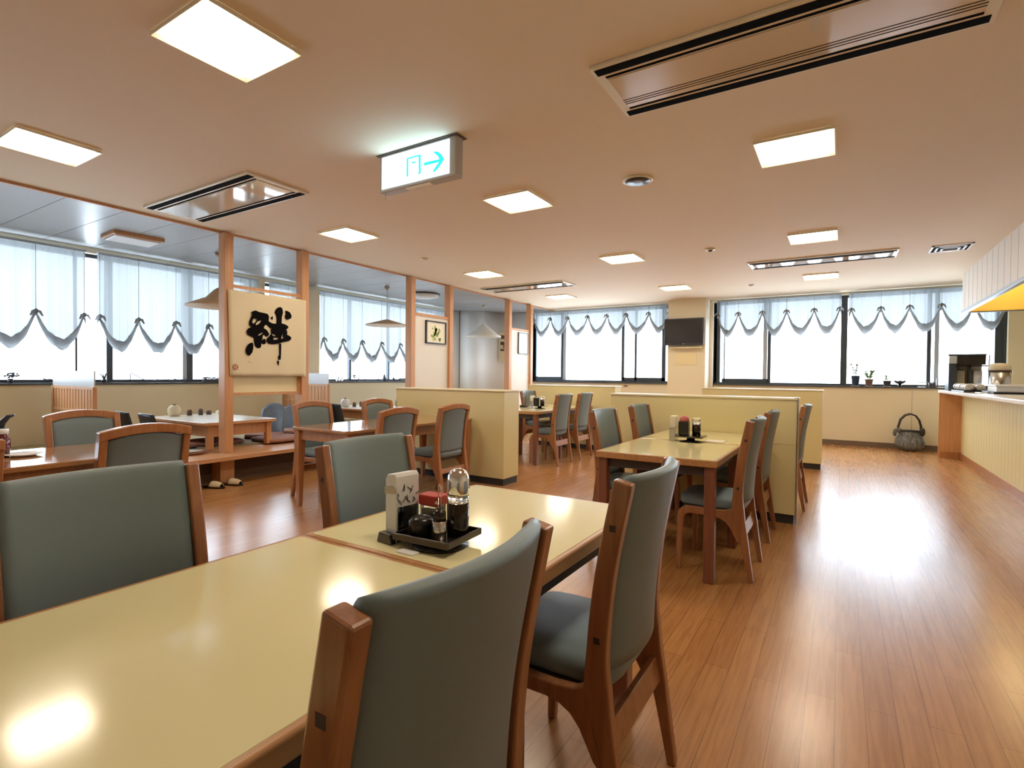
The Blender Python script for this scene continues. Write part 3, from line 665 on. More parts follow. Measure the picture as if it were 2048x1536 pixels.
def seat_pad(e, z0=0.40, z1=0.472, x0=0.045, x1=0.435, hy=0.190):
    rings = []
    N = 28
    def ringat(z, ins, crown=0):
        out = []
        for k in range(N):
            a = 2*PI*k/N; c, s_ = math.cos(a), math.sin(a)
            px = (abs(c)**0.35)*(1 if c >= 0 else -1); py = (abs(s_)**0.35)*(1 if s_ >= 0 else -1)
            out.append(((x0+x1)/2+px*((x1-x0)/2-ins), py*(hy-ins), z))
        return out
    for z, i in ((z0, 0.012), (z0+0.012, 0.002), (z1-0.025, 0.0), (z1-0.010, 0.008), (z1-0.002, 0.028), (z1+0.002, 0.075), (z1+0.004, 0.14)): rings.append(ringat(z, i))
    MB().loft(rings).build('seat', MT['fabric'], e, smooth=True)
def back_pad(e, z0, z1, hy, th, bulge, k=1.0, arc=0.0, name='backrest'):
    rings = []
    ny, nz = 14, 14
    for i in range(ny+1):
        y = -hy+2*hy*i/ny; t = y/hy; off = -bulge*(1-t*t); zt = z1+arc*(1-t*t); edge = 1-0.35*abs(t)**8
        prof = []
        for j in range(nz+1):                 # front face upwards
            z = z0+(zt-0.016-z0)*j/nz; prof.append((centre(z)+th/2*edge, z))
        for q in range(1, 6):
            a = PI*q/6; prof.append((centre(zt)+th/2*edge*math.cos(a), zt-0.016+0.016*math.sin(a)))
        for j in range(nz, -1, -1):
            z = z0+(zt-0.016-z0)*j/nz; prof.append((centre(z)-th/2*edge, z))
        rings.append([(x+off, y, z) for x, z in prof])
    MB().loft(rings).build(name, MT['fabric'], e, smooth=True)
def stretcher(e, m, z0, z1, hy=0.195):
    xa, xb = centre(z0), centre(z1)
    MB().prism([(xa-0.010, z0), (xa+0.010, z0), (xb+0.010, z1), (xb-0.010, z1)], -hy, hy, 'y').build('stretcher', m, e, 0.003)
def chair_a():
    e = thing('dining_chair', 'x', 'chair', group='upholstered grey green dining chairs')
    for s in (-1, 1):
        lg = side_leg(s, 0.945, 0.01, MT['chair'], e); front_leg(s, MT['chair'], e, 0.029, 0.2225)
        for z in (0.83, 0.545):
            x = centre(z); y0, y1 = sorted((s*0.2235, s*0.2256)); box('screw_plug', MT['under'], x-0.008, y0, z-0.008, x+0.008, y1, z+0.008, lg)
    box('seat_frame', MT['under'], 0.08, -0.192, 0.375, 0.40, 0.192, 0.40, e)
    seat_pad(e); back_pad(e, 0.455, 0.957, 0.1915, 0.040, 0.038)
    stretcher(e, MT['chair'], 0.255, 0.325)
    return e
def chair_b():
    e = thing('dining_chair', 'x', 'chair', group='wood framed dining chairs with arched top rails')
    for s in (-1, 1): side_leg(s, 0.875, 0.01, MT['chairb'], e, 0.038, 0.222); front_leg(s, MT['chairb'], e, 0.030, 0.2195)
    # arched top rail
    rings = []
    for i in range(15):
        y = -0.223+0.446*i/14; t = y/0.223; zt = 0.888+0.034*(1-t*t); x = centre(0.87)-0.022*(1-t*t); w_ = 0.024
        rings.append([(x-w_, y, zt-0.050), (x+w_, y, zt-0.050), (x+w_-0.004, y, zt), (x-w_-0.004, y, zt)])
    MB().loft(rings, smooth=False).build('top_rail', MT['chairb'], e, 0.005)
    box('seat_frame', MT['under'], 0.08, -0.19, 0.375, 0.40, 0.19, 0.40, e)
    seat_pad(e, hy=0.187); back_pad(e, 0.455, 0.842, 0.186, 0.034, 0.018, arc=0.034)
    stretcher(e, MT['chairb'], 0.255, 0.30)
    return e
A0 = chair_a(); B0 = chair_b(); used = set()
def put(proto, x, y, face, label, turn=0):
    rz = (0 if face == '+' else PI)+math.radians(turn)
    if proto.name in used: return dup(proto, (x, y, 0), rz, label)
    used.add(proto.name); proto.location = (x, y, 0); proto.rotation_euler = (0, 0, rz); proto['label'] = label; return proto
put(A0, -0.425, 1.435, '-', 'grey chair on the right of the near tables, second from the camera, legs in view')
put(A0, -0.425, 0.590, '-', 'grey chair back in the bottom centre foreground, nearest the camera')
put(A0, -1.555, 0.560, '+', 'big grey chair back at the left edge, across the nearest cream table')
put(A0, -1.560, 1.425, '+', 'grey chair left of the condiment tray, facing it across the table')
put(A0, -0.428, 3.56, '-', 'grey chair on the aisle side of the right cream table, nearer one')
put(A0, -0.428, 4.43, '-', 'grey chair on the aisle side of the right cream table, beside the partition')
put(A0, -1.520, 3.70, '+', 'grey chair on the left side of the right cream table, nearer one')
put(A0, -1.520, 4.52, '+', 'grey chair on the left side of the right cream table, against the partition')
put(A0, -3.17, 6.46, '-', 'grey chair in the back bay, front one on the right of the table')
put(A0, -3.17, 7.16, '-', 'grey chair in the back bay, rear one by the far partition end')
put(A0, -4.36, 7.45, '+', 'grey chair on the far left of the back bay table, mostly hidden by the partition')
put(A0, -0.265, 5.62, '-', 'grey chair just showing past the steel edge of the aisle partition')
put(B0, -3.17, 1.38, '-', 'arched wood framed chair directly behind the big grey chair, seen from its back')
put(B0, -3.17, 0.58, '-', 'arched wood framed chair cut off by the left edge of the photo')
put(B0, -4.66, 1.585, '+', 'arched wood framed chair on the far side of the left brown table')
put(B0, -3.16, 3.30, '-', 'left one of two arched wood chairs with their backs to us by the partition')
put(B0, -3.16, 4.06, '-', 'right one of two arched wood chairs with their backs to us by the partition')
put(B0, -4.53, 3.43, '+', 'arched wood framed chair across the middle brown table, left one beside the post')
put(B0, -4.53, 4.30, '+', 'arched wood framed chair across the middle brown table, right one half hidden')

# ---------------------------------------------------------------- condiment set on the near tables
G = 'condiments on the near table'
e = thing('napkin_stand', 'upright white menu and napkin stand with dark plant drawing on the near table', 'stand', (-1.088, 1.116, TZ), math.radians(-7))
P = [(-0.024, 0.012), (0.024, 0.012), (0.024, 0.186), (0.016, 0.196), (-0.014, 0.192), (-0.024, 0.176)]
MB().prism(P, -0.020, 0.065, 'y').build('napkin_pack', MT['white'], e, 0.003)
b = MB(); b.box(-0.028, -0.024, 0.0, 0.028, 0.069, 0.012); b.build('base', MT['darkmetal'], e, 0.003)
b = MB(); b.prism([(-0.032, 0.0), (0.032, 0.0), (0.026, 0.028), (-0.022, 0.030)], -0.045, -0.022, 'y'); b.build('clip', MT['darkmetal'], e, 0.003)
MB().box(0.0245, -0.015, 0.014, 0.0265, 0.062, 0.10).build('mirror_plate', MT['chrome'], e)
b = MB(); rnd = random.Random(5)
for k in range(13):
    y_, z_ = rnd.uniform(-0.01, 0.055), rnd.uniform(0.102, 0.145); b.tube([(0.0250, y_, z_), (0.0250, y_+rnd.uniform(-.018, .018), z_+rnd.uniform(.004, .022))], 0.0009, 5)
b.build('branch_drawing', MT['ink'], e)
MB().prism([(-0.025, 0.135), (0.025, 0.140), (0.025, 0.152), (0.006, 0.160), (-0.025, 0.155)], -0.0225, -0.0202, 'y').build('fold', MT['beige'], e)

e = thing('condiment_tray', 'round black turntable tray with a raised square rim on the near table', 'tray', (-0.951, 1.152, TZ), math.radians(3))
MB().lathe([(0.078, 0.0), (0.079, 0.006), (0.03, 0.012), (0.028, 0.022), (0.001, 0.022)], n=32).build('turntable_base', MT['black_gloss'], e)
b = MB(); b.box(-0.098, -0.078, 0.021, 0.078, 0.078, 0.026)
for q in ((-0.104, -0.084, 0.084, -0.078), (-0.104, 0.078, 0.084, 0.084), (-0.104, -0.078, -0.098, 0.078), (0.078, -0.078, 0.084, 0.078)): b.box(q[0], q[1], 0.021, q[2], q[3], 0.040)
b.build('tray', MT['darkmetal'], e, 0.003)
tz = TZ+0.0265
e = thing('soy_sauce_bottle', 'glass soy sauce bottle with a domed steel cap on the black tray', 'bottle', (-0.916, 1.185, tz), 0)
MB().lathe([(0.031, 0.0925), (0.031, 0.118), (0.028, 0.124)], n=28).build('glass_body', MT['clear'], e)
MB().lathe([(0.001, 0.0), (0.030, 0.0), (0.031, 0.004), (0.031, 0.092), (0.001, 0.0922)], n=28).build('soy_sauce', MT['soy'], e)
MB().lathe([(0.032, 0.116), (0.033, 0.120), (0.033, 0.150), (0.030, 0.168), (0.021, 0.182), (0.008, 0.189), (0.001, 0.190)], n=28).build('domed_cap', MT['chrome'], e)
e = thing('sauce_pot', 'squat black lidded pot at the front left of the tray', 'pot', (-0.990, 1.114, tz), 0)
MB().lathe([(0.001, 0), (0.032, 0), (0.035, 0.006), (0.035, 0.040), (0.036, 0.042)], n=28).build('body', MT['black_gloss'], e)
MB().lathe([(0.036, 0.042), (0.035, 0.048), (0.026, 0.056), (0.008, 0.059), (0.001, 0.059)], n=28).build('lid', MT['black_gloss'], e)
e = thing('spice_shaker', 'small tumbler of toothpicks and dark spice with clear handles in front of the soy bottle', 'shaker', (-0.925, 1.115, tz), 0)
MB().lathe([(0.001, 0), (0.018, 0), (0.020, 0.055), (0.0185, 0.055), (0.017, 0.004), (0.001, 0.004)], n=20).build('tumbler', MT['metal'], e)
MB().lathe([(0.018, 0.052), (0.0175, 0.078), (0.012, 0.084), (0.001, 0.085)], n=20).build('dark_lid', MT['soy'], e)
b = MB()
for dx, hh in ((0.0, 0.155), (-0.012, 0.105)):
    b.tube([(dx-0.004, 0, 0.08), (dx-0.005, 0, hh-0.008), (dx, 0, hh), (dx+0.005, 0, hh-0.008), (dx+0.004, 0, 0.08)], 0.0016, 6)
b.build('spoon_handle', MT['chrome'], e)
e = thing('condiment_jar', 'clear jar with a wide bright red lid at the back of the tray', 'jar', (-1.012, 1.190, tz), math.radians(3))
MB().prism(rounded(-0.034, -0.025, 0.034, 0.025, 0.012), 0.0, 0.072, 'z').build('jar_body', MT['clear'], e)
MB().prism(rounded(-0.028, -0.019, 0.028, 0.019, 0.010), 0.004, 0.060, 'z').build('salt', MT['paper'], e)
MB().prism(rounded(-0.038, -0.028, 0.038, 0.028, 0.013), 0.073, 0.103, 'z').build('lid', MT['red'], e, 0.004)
tag(MB().prism(rounded(-1.01, 1.035, -0.95, 1.066, 0.005), TZ, TZ+0.004, 'z').build('wrapped_napkin', MT['white']), 'small white wrapped napkin lying under the tray edge', 'napkin')

# condiment group on the right cream table
def small_set(cx_, cy_, z, who, red=True, n=0):
    e = thing('condiment_tray', 'small black footed condiment tray on '+who, 'tray', (cx_+0.045, cy_, z))
    MB().lathe([(0.085, 0.0), (0.085, 0.004), (0.03, 0.012), (0.026, 0.035), (0.001, 0.035)], n=24).build('foot', MT['black_gloss'], e)
    box('tray', MT['darkmetal'], -0.10, -0.08, 0.035, 0.10, 0.08, 0.045, e, 0.003)
    zz = z+0.046
    e = thing('sauce_jar', ('square black sauce jar with a pink round lid on ' if red else 'square black sauce jar on ')+who, 'jar', (cx_, cy_-0.02, zz))
    box('body', MT['black_gloss'], -0.036, -0.03, 0, 0.036, 0.03, 0.105, e, 0.006)
    b = MB(); b.lathe([(0.036, 0.106), (0.036, 0.116), (0.032, 0.132), (0.016, 0.145), (0.001, 0.147)], n=20) if red else b.box(-0.036, -0.031, 0.106, 0.036, 0.031, 0.112)
    b.build('lid', MT['pink'] if red else MT['darkmetal'], e)
    e = thing('soy_sauce_bottle', 'clear bottle half full of dark sauce on '+who, 'bottle', (cx_+0.082, cy_+0.01, zz))
    MB().lathe([(0.031, 0.0855), (0.031, 0.125), (0.024, 0.132), (0.001, 0.133)], n=20).build('glass_body', MT['clear'], e)
    MB().lathe([(0.001, 0.0), (0.030, 0.0), (0.031, 0.085), (0.001, 0.0852)], n=20).build('soy_sauce', MT['soy'], e)
    e = thing('napkin_stand', 'slim upright napkin stand beside the jars on '+who, 'stand', (cx_-0.085, cy_+0.02, z))
    box('napkin_pack', MT['paper'], -0.020, -0.04, 0.012, 0.020, 0.04, 0.185, e, 0.003); box('case', MT['metal'], -0.024, -0.044, 0, 0.024, 0.044, 0.105, e, 0.003)
small_set(-0.985, 4.02, TZ, 'the right cream table')
tag(box('menu_card', MT['paper'], -0.86, 4.06, TZ, -0.72, 4.20, TZ+0.006, bevel=0.002), 'small flat cream card lying right of the jars on the right cream table', 'card')
small_set(-3.76, 6.72, TZ, 'the back bay table', red=False)
e = thing('desk_stand', 'dark table lamp like wire stand at the left end of the back bay table', 'stand', (-4.06, 6.85, TZ))
for a in (-0.03, 0.03): MB().tube([(a, 0, 0), (a, 0.0, 0.16), (a*0.5, 0, 0.21)], 0.005, 6).build('upright', MT['darkmetal'], e)
box('base', MT['black_gloss'], -0.05, -0.04, 0, 0.05, 0.04, 0.03, e, 0.004)

# left brown table things
e = thing('condiment_jar', 'dark red lidded jar cut by the left edge on the brown table', 'jar', (-3.98, 0.985, TZ))
MB().lathe([(0.001, 0), (0.036, 0), (0.042, 0.05), (0.042, 0.09), (0.028, 0.12), (0.026, 0.125)], n=24).build('body', mat('dark_red_glass', (0.12, 0.015, 0.02), 0.12), e)
MB().lathe([(0.034, 0.125), (0.034, 0.150), (0.001, 0.152)], n=24).build('lid', MT['white'], e)
e = thing('ladle', 'dark ladle handle standing up at the left edge above the red jar', 'ladle', (-4.07, 1.00, TZ))
MB().lathe([(0.001, 0), (0.03, 0), (0.032, 0.15), (0.03, 0.155)], n=16).build('holder', MT['navy'], e)
MB().tube([(0, 0, 0.10), (0.005, 0.01, 0.18), (0.02, 0.035, 0.215), (0.03, 0.06, 0.225)], [0.012, 0.018, 0.012, 0.006], 8).build('handle', MT['navy'], e)
tag(MB().lathe([(0.001, 0.0), (0.05, 0), (0.085, 0.012), (0.084, 0.016), (0.05, 0.006), (0.001, 0.005)], (-3.90, 1.06, TZ), 28).build('saucer', MT['white']), 'pale saucer on the brown table at the left edge', 'saucer')

# ---------------------------------------------------------------- tatami area furniture
FZ = 0.33
def low_table(label, x0, y0, x1, y1, zt=0.64):
    e = thing('low_table', label, 'table', ((x0+x1)/2, (y0+y1)/2, FZ), 0, 'low tables on the tatami platform'); hx, hy = (x1-x0)/2, (y1-y0)/2; t = zt-FZ
    MB().prism(rounded(-hx, -hy, hx, hy, 0.05), t-0.035, t-0.002, 'z').build('edge_band', MT['postx'], e, 0.006)
    MB().prism(rounded(-hx+0.02, -hy+0.02, hx-0.02, hy-0.02, 0.04), t-0.004, t, 'z').build('table_top', MT['tabletop2'], e)
    b = MB()
    for q in ((-hx+0.1, -hy+0.08, hx-0.1, -hy+0.10), (-hx+0.1, hy-0.10, hx-0.1, hy-0.08), (-hx+0.08, -hy+0.1, -hx+0.10, hy-0.1), (hx-0.10, -hy+0.1, hx-0.08, hy-0.1)): b.box(q[0], q[1], t-0.17, q[2], q[3], t-0.035)
    b.build('apron', MT['post'], e)
    for sx in (-1, 1):
        for sy in (-1, 1): box('leg', MT['post'], sx*(hx-0.085)-0.032, sy*(hy-0.085)-0.032, 0, sx*(hx-0.085)+0.032, sy*(hy-0.085)+0.032, t-0.035, e, 0.004)
low_table('white topped low table behind the left post, on the tatami platform', -7.35, 3.14, -5.93, 4.02)
low_table('white topped low table seen between the arched chairs, on the tatami platform', -7.45, 5.85, -6.05, 6.80)
def zaisu(label, x, y, rz, shell, round_top=False, zt=0.42):
    e = thing('legless_chair', label, 'chair', (x, y, FZ), rz, 'legless floor chairs')
    rings = []
    for i in range(11):
        t = -1+0.2*i; w_ = 0.18
        prof = []
        topz = zt-(0.10*abs(t)**2.6 if round_top else 0.012*t*t)
        for z in [k/10 for k in range(11)]:
            zz = 0.02+z*(topz-0.02); prof.append((-0.20-0.10*z+0.04*t*t, zz))
        prof2 = [(x_+0.018, z_) for x_, z_ in prof][::-1]
        rings.append([(a, t*w_*(1-0.06*(b_/zt)), b_) for a, b_ in prof+prof2])
    MB().loft(rings).build('backrest', shell, e)
    MB().prism(rounded(-0.21, -0.19, 0.21, 0.19, 0.05), 0.0, 0.022, 'z').build('seat_plate', MT['navy'], e, 0.004)
    MB().prism(rounded(-0.18, -0.18, 0.22, 0.18, 0.05), 0.022, 0.06, 'z').build('seat_pad', MT['zabuton'], e, 0.012, 3)
zaisu('black legless chair left of the low table, leftmost one', -6.93, 2.98, PI/2, MT['navy'], zt=0.42)
zaisu('black legless chair left of the low table, second from left', -6.40, 3.00, PI/2, MT['navy'], zt=0.42)
zaisu('blue grey legless chair with a rounded back behind the first low table', -6.575, 4.26, -PI/3, MT['bluegrey'], True, 0.45)
zaisu('blue grey legless chair with a rounded back nearest the arched chair', -6.83, 4.74, -PI/3, MT['bluegrey'], True, 0.40)
zaisu('black legless chair in front of the second low table', -6.78, 5.80, PI/2, MT['navy'], zt=0.40)
def cushion(label, x, y, rz, sx, sy, z=FZ):
    rings = []
    N = 32
    for zz, ins in ((0.0, 0.03), (0.012, 0.004), (0.03, 0.0), (0.045, 0.02), (0.054, 0.07), (0.058, 0.15)):
        rings.append([((abs(math.cos(2*PI*k/N))**0.4)*(1 if math.cos(2*PI*k/N) >= 0 else -1)*(sx/2-ins), (abs(math.sin(2*PI*k/N))**0.4)*(1 if math.sin(2*PI*k/N) >= 0 else -1)*(sy/2-ins), zz) for k in range(N)])
    o = MB().loft(rings).build('floor_cushion', MT['zabuton'], smooth=True); o.location = (x, y, z+0.001); o.rotation_euler = (0, 0, rz)
    tag(o, label, 'cushion', 'brown floor cushions')
cushion('reddish brown floor cushion at the edge of the step right of the low table leg', -5.86+0.10-0.42, 4.22, 0.0, 0.54, 0.60, FZ+0.0)
cushion('brown floor cushion under the low table just right of the left post', -6.52, 3.55, 0.05, 0.55, 0.55)
cushion('brown floor cushion left of the left post in front of the low table', -6.42, 2.42, 0.1, 0.55, 0.55)
e = thing('serving_tray', 'dark round tray with white paper on the tatami step left of the post', 'tray', (-6.02, 3.03, 0.331))
e.location = (-5.96, 2.99, 0.3155)
MB().lathe([(0.001, 0), (0.12, 0), (0.16, 0.025), (0.155, 0.03), (0.12, 0.008), (0.001, 0.008)], n=28).build('tray', MT['zabuton'], e)
MB().lathe([(0.001, 0.031), (0.10, 0.031), (0.13, 0.035), (0.001, 0.036)], n=24).build('paper', MT['white'], e)
# items on the low tables
def low_set(x, y, z, who, glass):
    e = thing('tea_pot', 'pale round pot with dark band on '+who, 'pot', (x, y, z))
    MB().lathe([(0.001, 0), (0.055, 0), (0.075, 0.05), (0.072, 0.10), (0.045, 0.135), (0.001, 0.14)], n=20).build('body', MT['white'] if glass else MT['banner'], e)
    MB().lathe([(0.02, 0.138), (0.018, 0.15), (0.001, 0.152)], n=12).build('knob', MT['dark'], e)
    for k, (dx, dy, hh, r) in enumerate(((0.03, 0.17, 0.075, 0.030), (0.05, 0.30, 0.085, 0.028), (0.06, 0.40, 0.055, 0.032))):
        j = thing('condiment_jar', ('short', 'tall', 'squat')[k]+' dark condiment jar beside the pale pot on '+who, 'jar', (x+dx, y+dy, z))
        MB().lathe([(0.001, 0), (r, 0), (r, hh*0.75), (r*0.8, hh*0.85)], n=16).build('body', MT['dark'], j)
        MB().lathe([(r*0.85, hh*0.85), (r*0.85, hh), (0.001, hh*1.05)], n=16).build('lid', MT['zabuton'], j)
low_set(-7.20, 3.42, 0.64, 'the low table behind the left post', False)
e = thing('tissue_box', 'pale flat box at the back of the low table behind the left post', 'box', (-7.12, 3.96, 0.64)); box('carton', MT['banner'], -0.06, -0.03, 0, 0.06, 0.03, 0.045, e, 0.004); box('opening', MT['paper'], -0.03, -0.008, 0.045, 0.03, 0.008, 0.05, e)
low_set(-7.05, 6.02, 0.64, 'the second low table', True)
tag(box('menu_stand', MT['bannerl'], -6.30, 5.87, 0.64, -6.28, 6.02, 0.72), 'small white menu card with dark lettering standing at the edge of the second low table', 'menu')
e = thing('table_bottle', 'slim dark bottle at the right end of the second low table', 'bottle', (-6.55, 6.72, 0.64)); MB().lathe([(0.001, 0), (0.022, 0), (0.022, 0.09), (0.010, 0.12), (0.010, 0.14), (0.001, 0.14)], n=16).build('body', MT['soy'], e); MB().lathe([(0.012, 0.135), (0.012, 0.155), (0.001, 0.155)], n=12).build('cap', MT['leather'], e)

# lattice dividers with frosted tops
def divider(label, y):
    e = thing('divider_screen', label, 'screen', (0, y, FZ), 0, 'wooden divider screens with pale tops'); x0, x1 = -7.90, -6.76
    for x in (x0, x1-0.04): box('upright', MT['post'], x, -0.02, 0, x+0.04, 0.02, 0.70, e, 0.002)
    b = MB()
    for k in range(14): xx = x0+0.05+(x1-x0-0.12)*k/13; b.box(xx, -0.008, 0.06, xx+0.055, 0.008, 0.68)
    b.build('slat_panel', MT['post'], e)
    for z in (0.03, 0.42, 0.67): box('rail', MT['post'], x0+0.04, -0.014, z, x1-0.04, 0.014, z+0.03, e)
    box('frosted_panel', mat('frosted_acrylic', (0.62, 0.60, 0.60), 0.35, trans=0.25), x0+0.002, -0.006, 0.702, x1-0.002, 0.006, 0.872, e)
divider('wooden divider screen with a pale top behind the left brown table', 2.42)
divider('wooden divider screen with a pale top right of the banner', 5.45)

# slippers on the floor
e = None
for k, (x, y, l) in enumerate(((-5.52, 3.00, 'left slipper of the beige and black pair below the step'), (-5.50, 3.19, 'right slipper of the beige and black pair below the step'))):
    s = thing('slipper', l, 'slipper', (x, y, 0), math.radians(18), 'pair of slippers')
    sole = [(0.135*math.cos(a)+(0.0), 0.046*math.sin(a)*(1+0.18*math.cos(a))) for a in [2*PI*q/20 for q in range(20)]]
    MB().prism(sole, 0, 0.018, 'z').build('sole', MT['leather'], s, 0.004)
    rings = []
    for i in range(9):
        u = -0.02+0.125*i/8; hh = 0.055*math.sqrt(max(0.02, 1-((u+0.0)/0.13)**2)); w_ = 0.045*math.sqrt(max(0.05, 1-(u/0.14)**2))
        rings.append([(u, w_*math.cos(PI*q/8), 0.017+hh*math.sin(PI*q/8)) for q in range(9)])
    o = MB().loft(rings, closed=False, caps=False).build('upper', MT['banner'], s); sd = o.modifiers.new('t', 'SOLIDIFY'); sd.thickness = 0.004
# ---------------------------------------------------------------- counter, hood and kitchen
e = thing('service_counter', 'long cream service counter with a white top along the right side', 'counter')
box('body', MT['yellow'], 1.55, 3.4, 0.09, 2.30, 10.36, 0.995, e)
for k in range(30): box('board_joint', MT['panel_edge'], 1.5488, 5.95+0.145*k, 0.10, 1.551, 5.953+0.145*k, 0.99, e)
box('end_panel', MT['post'], 1.28, 10.33, 0.0, 1.55, 10.37, 0.995, e)
box('end_foot', MT['chairb'], 1.30, 10.30, 0.0, 1.55, 10.33, 0.10, e)
box('skirting', MT['chairb'], 1.538, 3.4, 0.0, 1.60, 10.33, 0.09, e)
box('counter_top', MT['counter'], 1.27, 3.4, 0.995, 2.30, 10.40, 1.033, e, 0.006)
e = thing('kitchen_hood', 'deep cream boarded hood hanging from the ceiling above the counter', 'hood')
b = MB(); b.box(1.49, 3.4, 2.20, 1.515, 10.10, C-0.0005); b.build('front_panel', MT['wallw'], e)
for k in range(14): box('board_joint', MT['beige'], 1.4885, 6.4+0.27*k, 2.205, 1.4905, 6.404+0.27*k, C-0.01, e)
box('bottom_rail', MT['alul'], 1.475, 3.4, 2.165, 1.53, 10.10, 2.205, e, 0.003)
box('end_board', MT['hoodin'], 1.515, 10.06, 2.19, 3.55, 10.10, C-0.0005, e)
box('end_trim', MT['dark'], 1.53, 10.045, 2.175, 3.55, 10.11, 2.19, e)
box('added_lamp_strip', mat('added_hood_glow', (1, 1, 1), 0.5, emit=((1.0, 0.78, 0.40), 9.0)), 1.90, 8.3, C-0.05, 2.05, 9.9, C-0.0005, e)  # added glowing strip to account for the warm yellow inside the hood
e = thing('coffee_machine', 'boxy steel coffee machine with a dark side on the counter end', 'machine', (1.52, 10.08, 1.034))
box('side_panel', MT['alu'], -0.19, -0.16, 0, -0.10, 0.16, 0.40, e); box('side_window', MT['alul'], -0.19, -0.162, 0.40, -0.10, 0.16, 0.51, e)
box('back_panel', MT['beige'], -0.10, 0.10, 0, 0.22, 0.16, 0.42, e)
box('head', MT['darkmetal'], -0.10, -0.16, 0.38, 0.22, 0.16, 0.53, e, 0.004)
box('roof', MT['alu'], -0.195, -0.165, 0.515, 0.225, 0.165, 0.535, e)
box('bar', MT['black_gloss'], -0.11, -0.175, 0.355, 0.30, -0.15, 0.375, e)
MB().lathe([(0.001, 0), (0.022, 0), (0.022, 0.30), (0.03, 0.34), (0.001, 0.35)], (0.05, -0.10, 0.03), 14).build('tap', MT['black_gloss'], e)
box('drip_shelf', MT['darkmetal'], -0.10, -0.16, 0, 0.22, 0.10, 0.03, e); box('tank', MT['metal'], 0.10, -0.06, 0.03, 0.20, 0.06, 0.30, e, 0.006); box('tank', MT['beige'], -0.08, -0.04, 0.03, 0.01, 0.06, 0.30, e, 0.006)
e = thing('rice_urn', 'grey cylindrical urn with a domed lid right of the coffee machine', 'urn', (1.815, 9.55, 1.034))
MB().lathe([(0.001, 0), (0.105, 0), (0.115, 0.02), (0.115, 0.29)], n=28).build('body', MT['metal'], e)
MB().lathe([(0.118, 0.29), (0.120, 0.31), (0.115, 0.355), (0.09, 0.385), (0.001, 0.395)], n=28).build('lid', MT['beige'], e)
MB().lathe([(0.119, 0.283), (0.1215, 0.286), (0.1215, 0.298), (0.119, 0.30)], n=28).build('band', MT['dark'], e)
MB().ball((0.125, -0.02, 0.27), 0.02, 0.02, 0.02).build('latch', MT['chrome'], e)
e = thing('tongs_rest', 'thin upright black wand sticking up behind the urn', 'utensil', (1.82, 10.18, 1.034))
MB().tube([(0, 0, 0.0), (0, 0, 0.40), (0.004, 0, 0.53)], 0.007, 8).build('rod', MT['leather'], e); MB().lathe([(0.001, 0), (0.04, 0), (0.04, 0.015), (0.001, 0.02)], n=16).build('foot', MT['leather'], e)
e = thing('fruit_tray', 'long black tray of wrapped sweets or fruit at the counter end', 'tray', (1.46, 9.30, 1.034))
box('tray', MT['black_gloss'], -0.12, -0.45, 0, 0.12, 0.45, 0.02, e, 0.005)
rnd = random.Random(9)
for k in range(14):
    px_, py_ = -0.055+0.11*(k % 2), -0.38+0.127*(k//2); r = 0.052+rnd.random()*0.006
    o = MB().ball((px_, py_, 0.02+r*0.85), r, r*1.1, r*0.85, 12, 8).build('wrapped_ball', mat('cling_wrap_pack', (0.42, 0.40, 0.37), 0.2, vary=(30, 0.6)) if k == 0 else bpy.data.materials['cling_wrap_pack'], e, smooth=True)
e = thing('storage_box', 'white lidded plastic box on a black tray at the right edge of the counter', 'box', (1.72, 8.45, 1.034))
box('tray', MT['black_gloss'], -0.21, -0.26, 0, 0.21, 0.26, 0.022, e); box('container', MT['white'], -0.18, -0.22, 0.022, 0.19, 0.22, 0.085, e, 0.008); box('lid', MT['counter'], -0.19, -0.235, 0.085, 0.20, 0.235, 0.110, e, 0.006)
tag(box('serving_cloth', MT['white'], 1.43, 8.42, 1.0335, 1.50, 8.72, 1.045, bevel=0.003), 'small folded white cloth left of the white plastic box', 'cloth')

# television and notice on the pillar
e = thing('television', 'black flat television mounted high on the far pillar', 'television', (-2.665, 10.70, 2.095), math.radians(0))
box('casing', MT['tv'], -0.385, -0.035, -0.265, 0.385, 0.02, 0.265, e, 0.01)
box('screen', mat('dark_screen', (0.022, 0.021, 0.025), 0.18), -0.355, -0.0375, -0.225, 0.355, -0.034, 0.240, e)
MB().lathe([(0.001, 0), (0.012, 0), (0.012, 0.004), (0.001, 0.004)], (0, 0, 0), 12).build('emblem', MT['metal'], e).matrix_basis = Matrix.Translation((0, -0.034, -0.243)) @ Matrix.Rotation(PI/2, 4, 'X')
box('bracket', MT['leather'], -0.10, 0.02, -0.10, 0.10, 0.069, 0.10, e)
e = thing('wall_shelf', 'small pale shelf under the television on the far pillar', 'shelf'); box('board', MT['banner'], -2.93, 10.66, 1.77, -2.33, 10.7695, 1.79, e)
tag(box('wall_notice', MT['bannerl'], -2.86, 10.762, 1.44, -2.44, 10.7695, 1.68), 'faint cream paper notice on the far pillar below the television', 'notice')
tag(box('light_switch', MT['dark'], -4.07, FY-0.02, 0.98, -3.99, FY-0.0005, 1.0), 'tiny dark wall fitting under the window left of the television', 'switch')

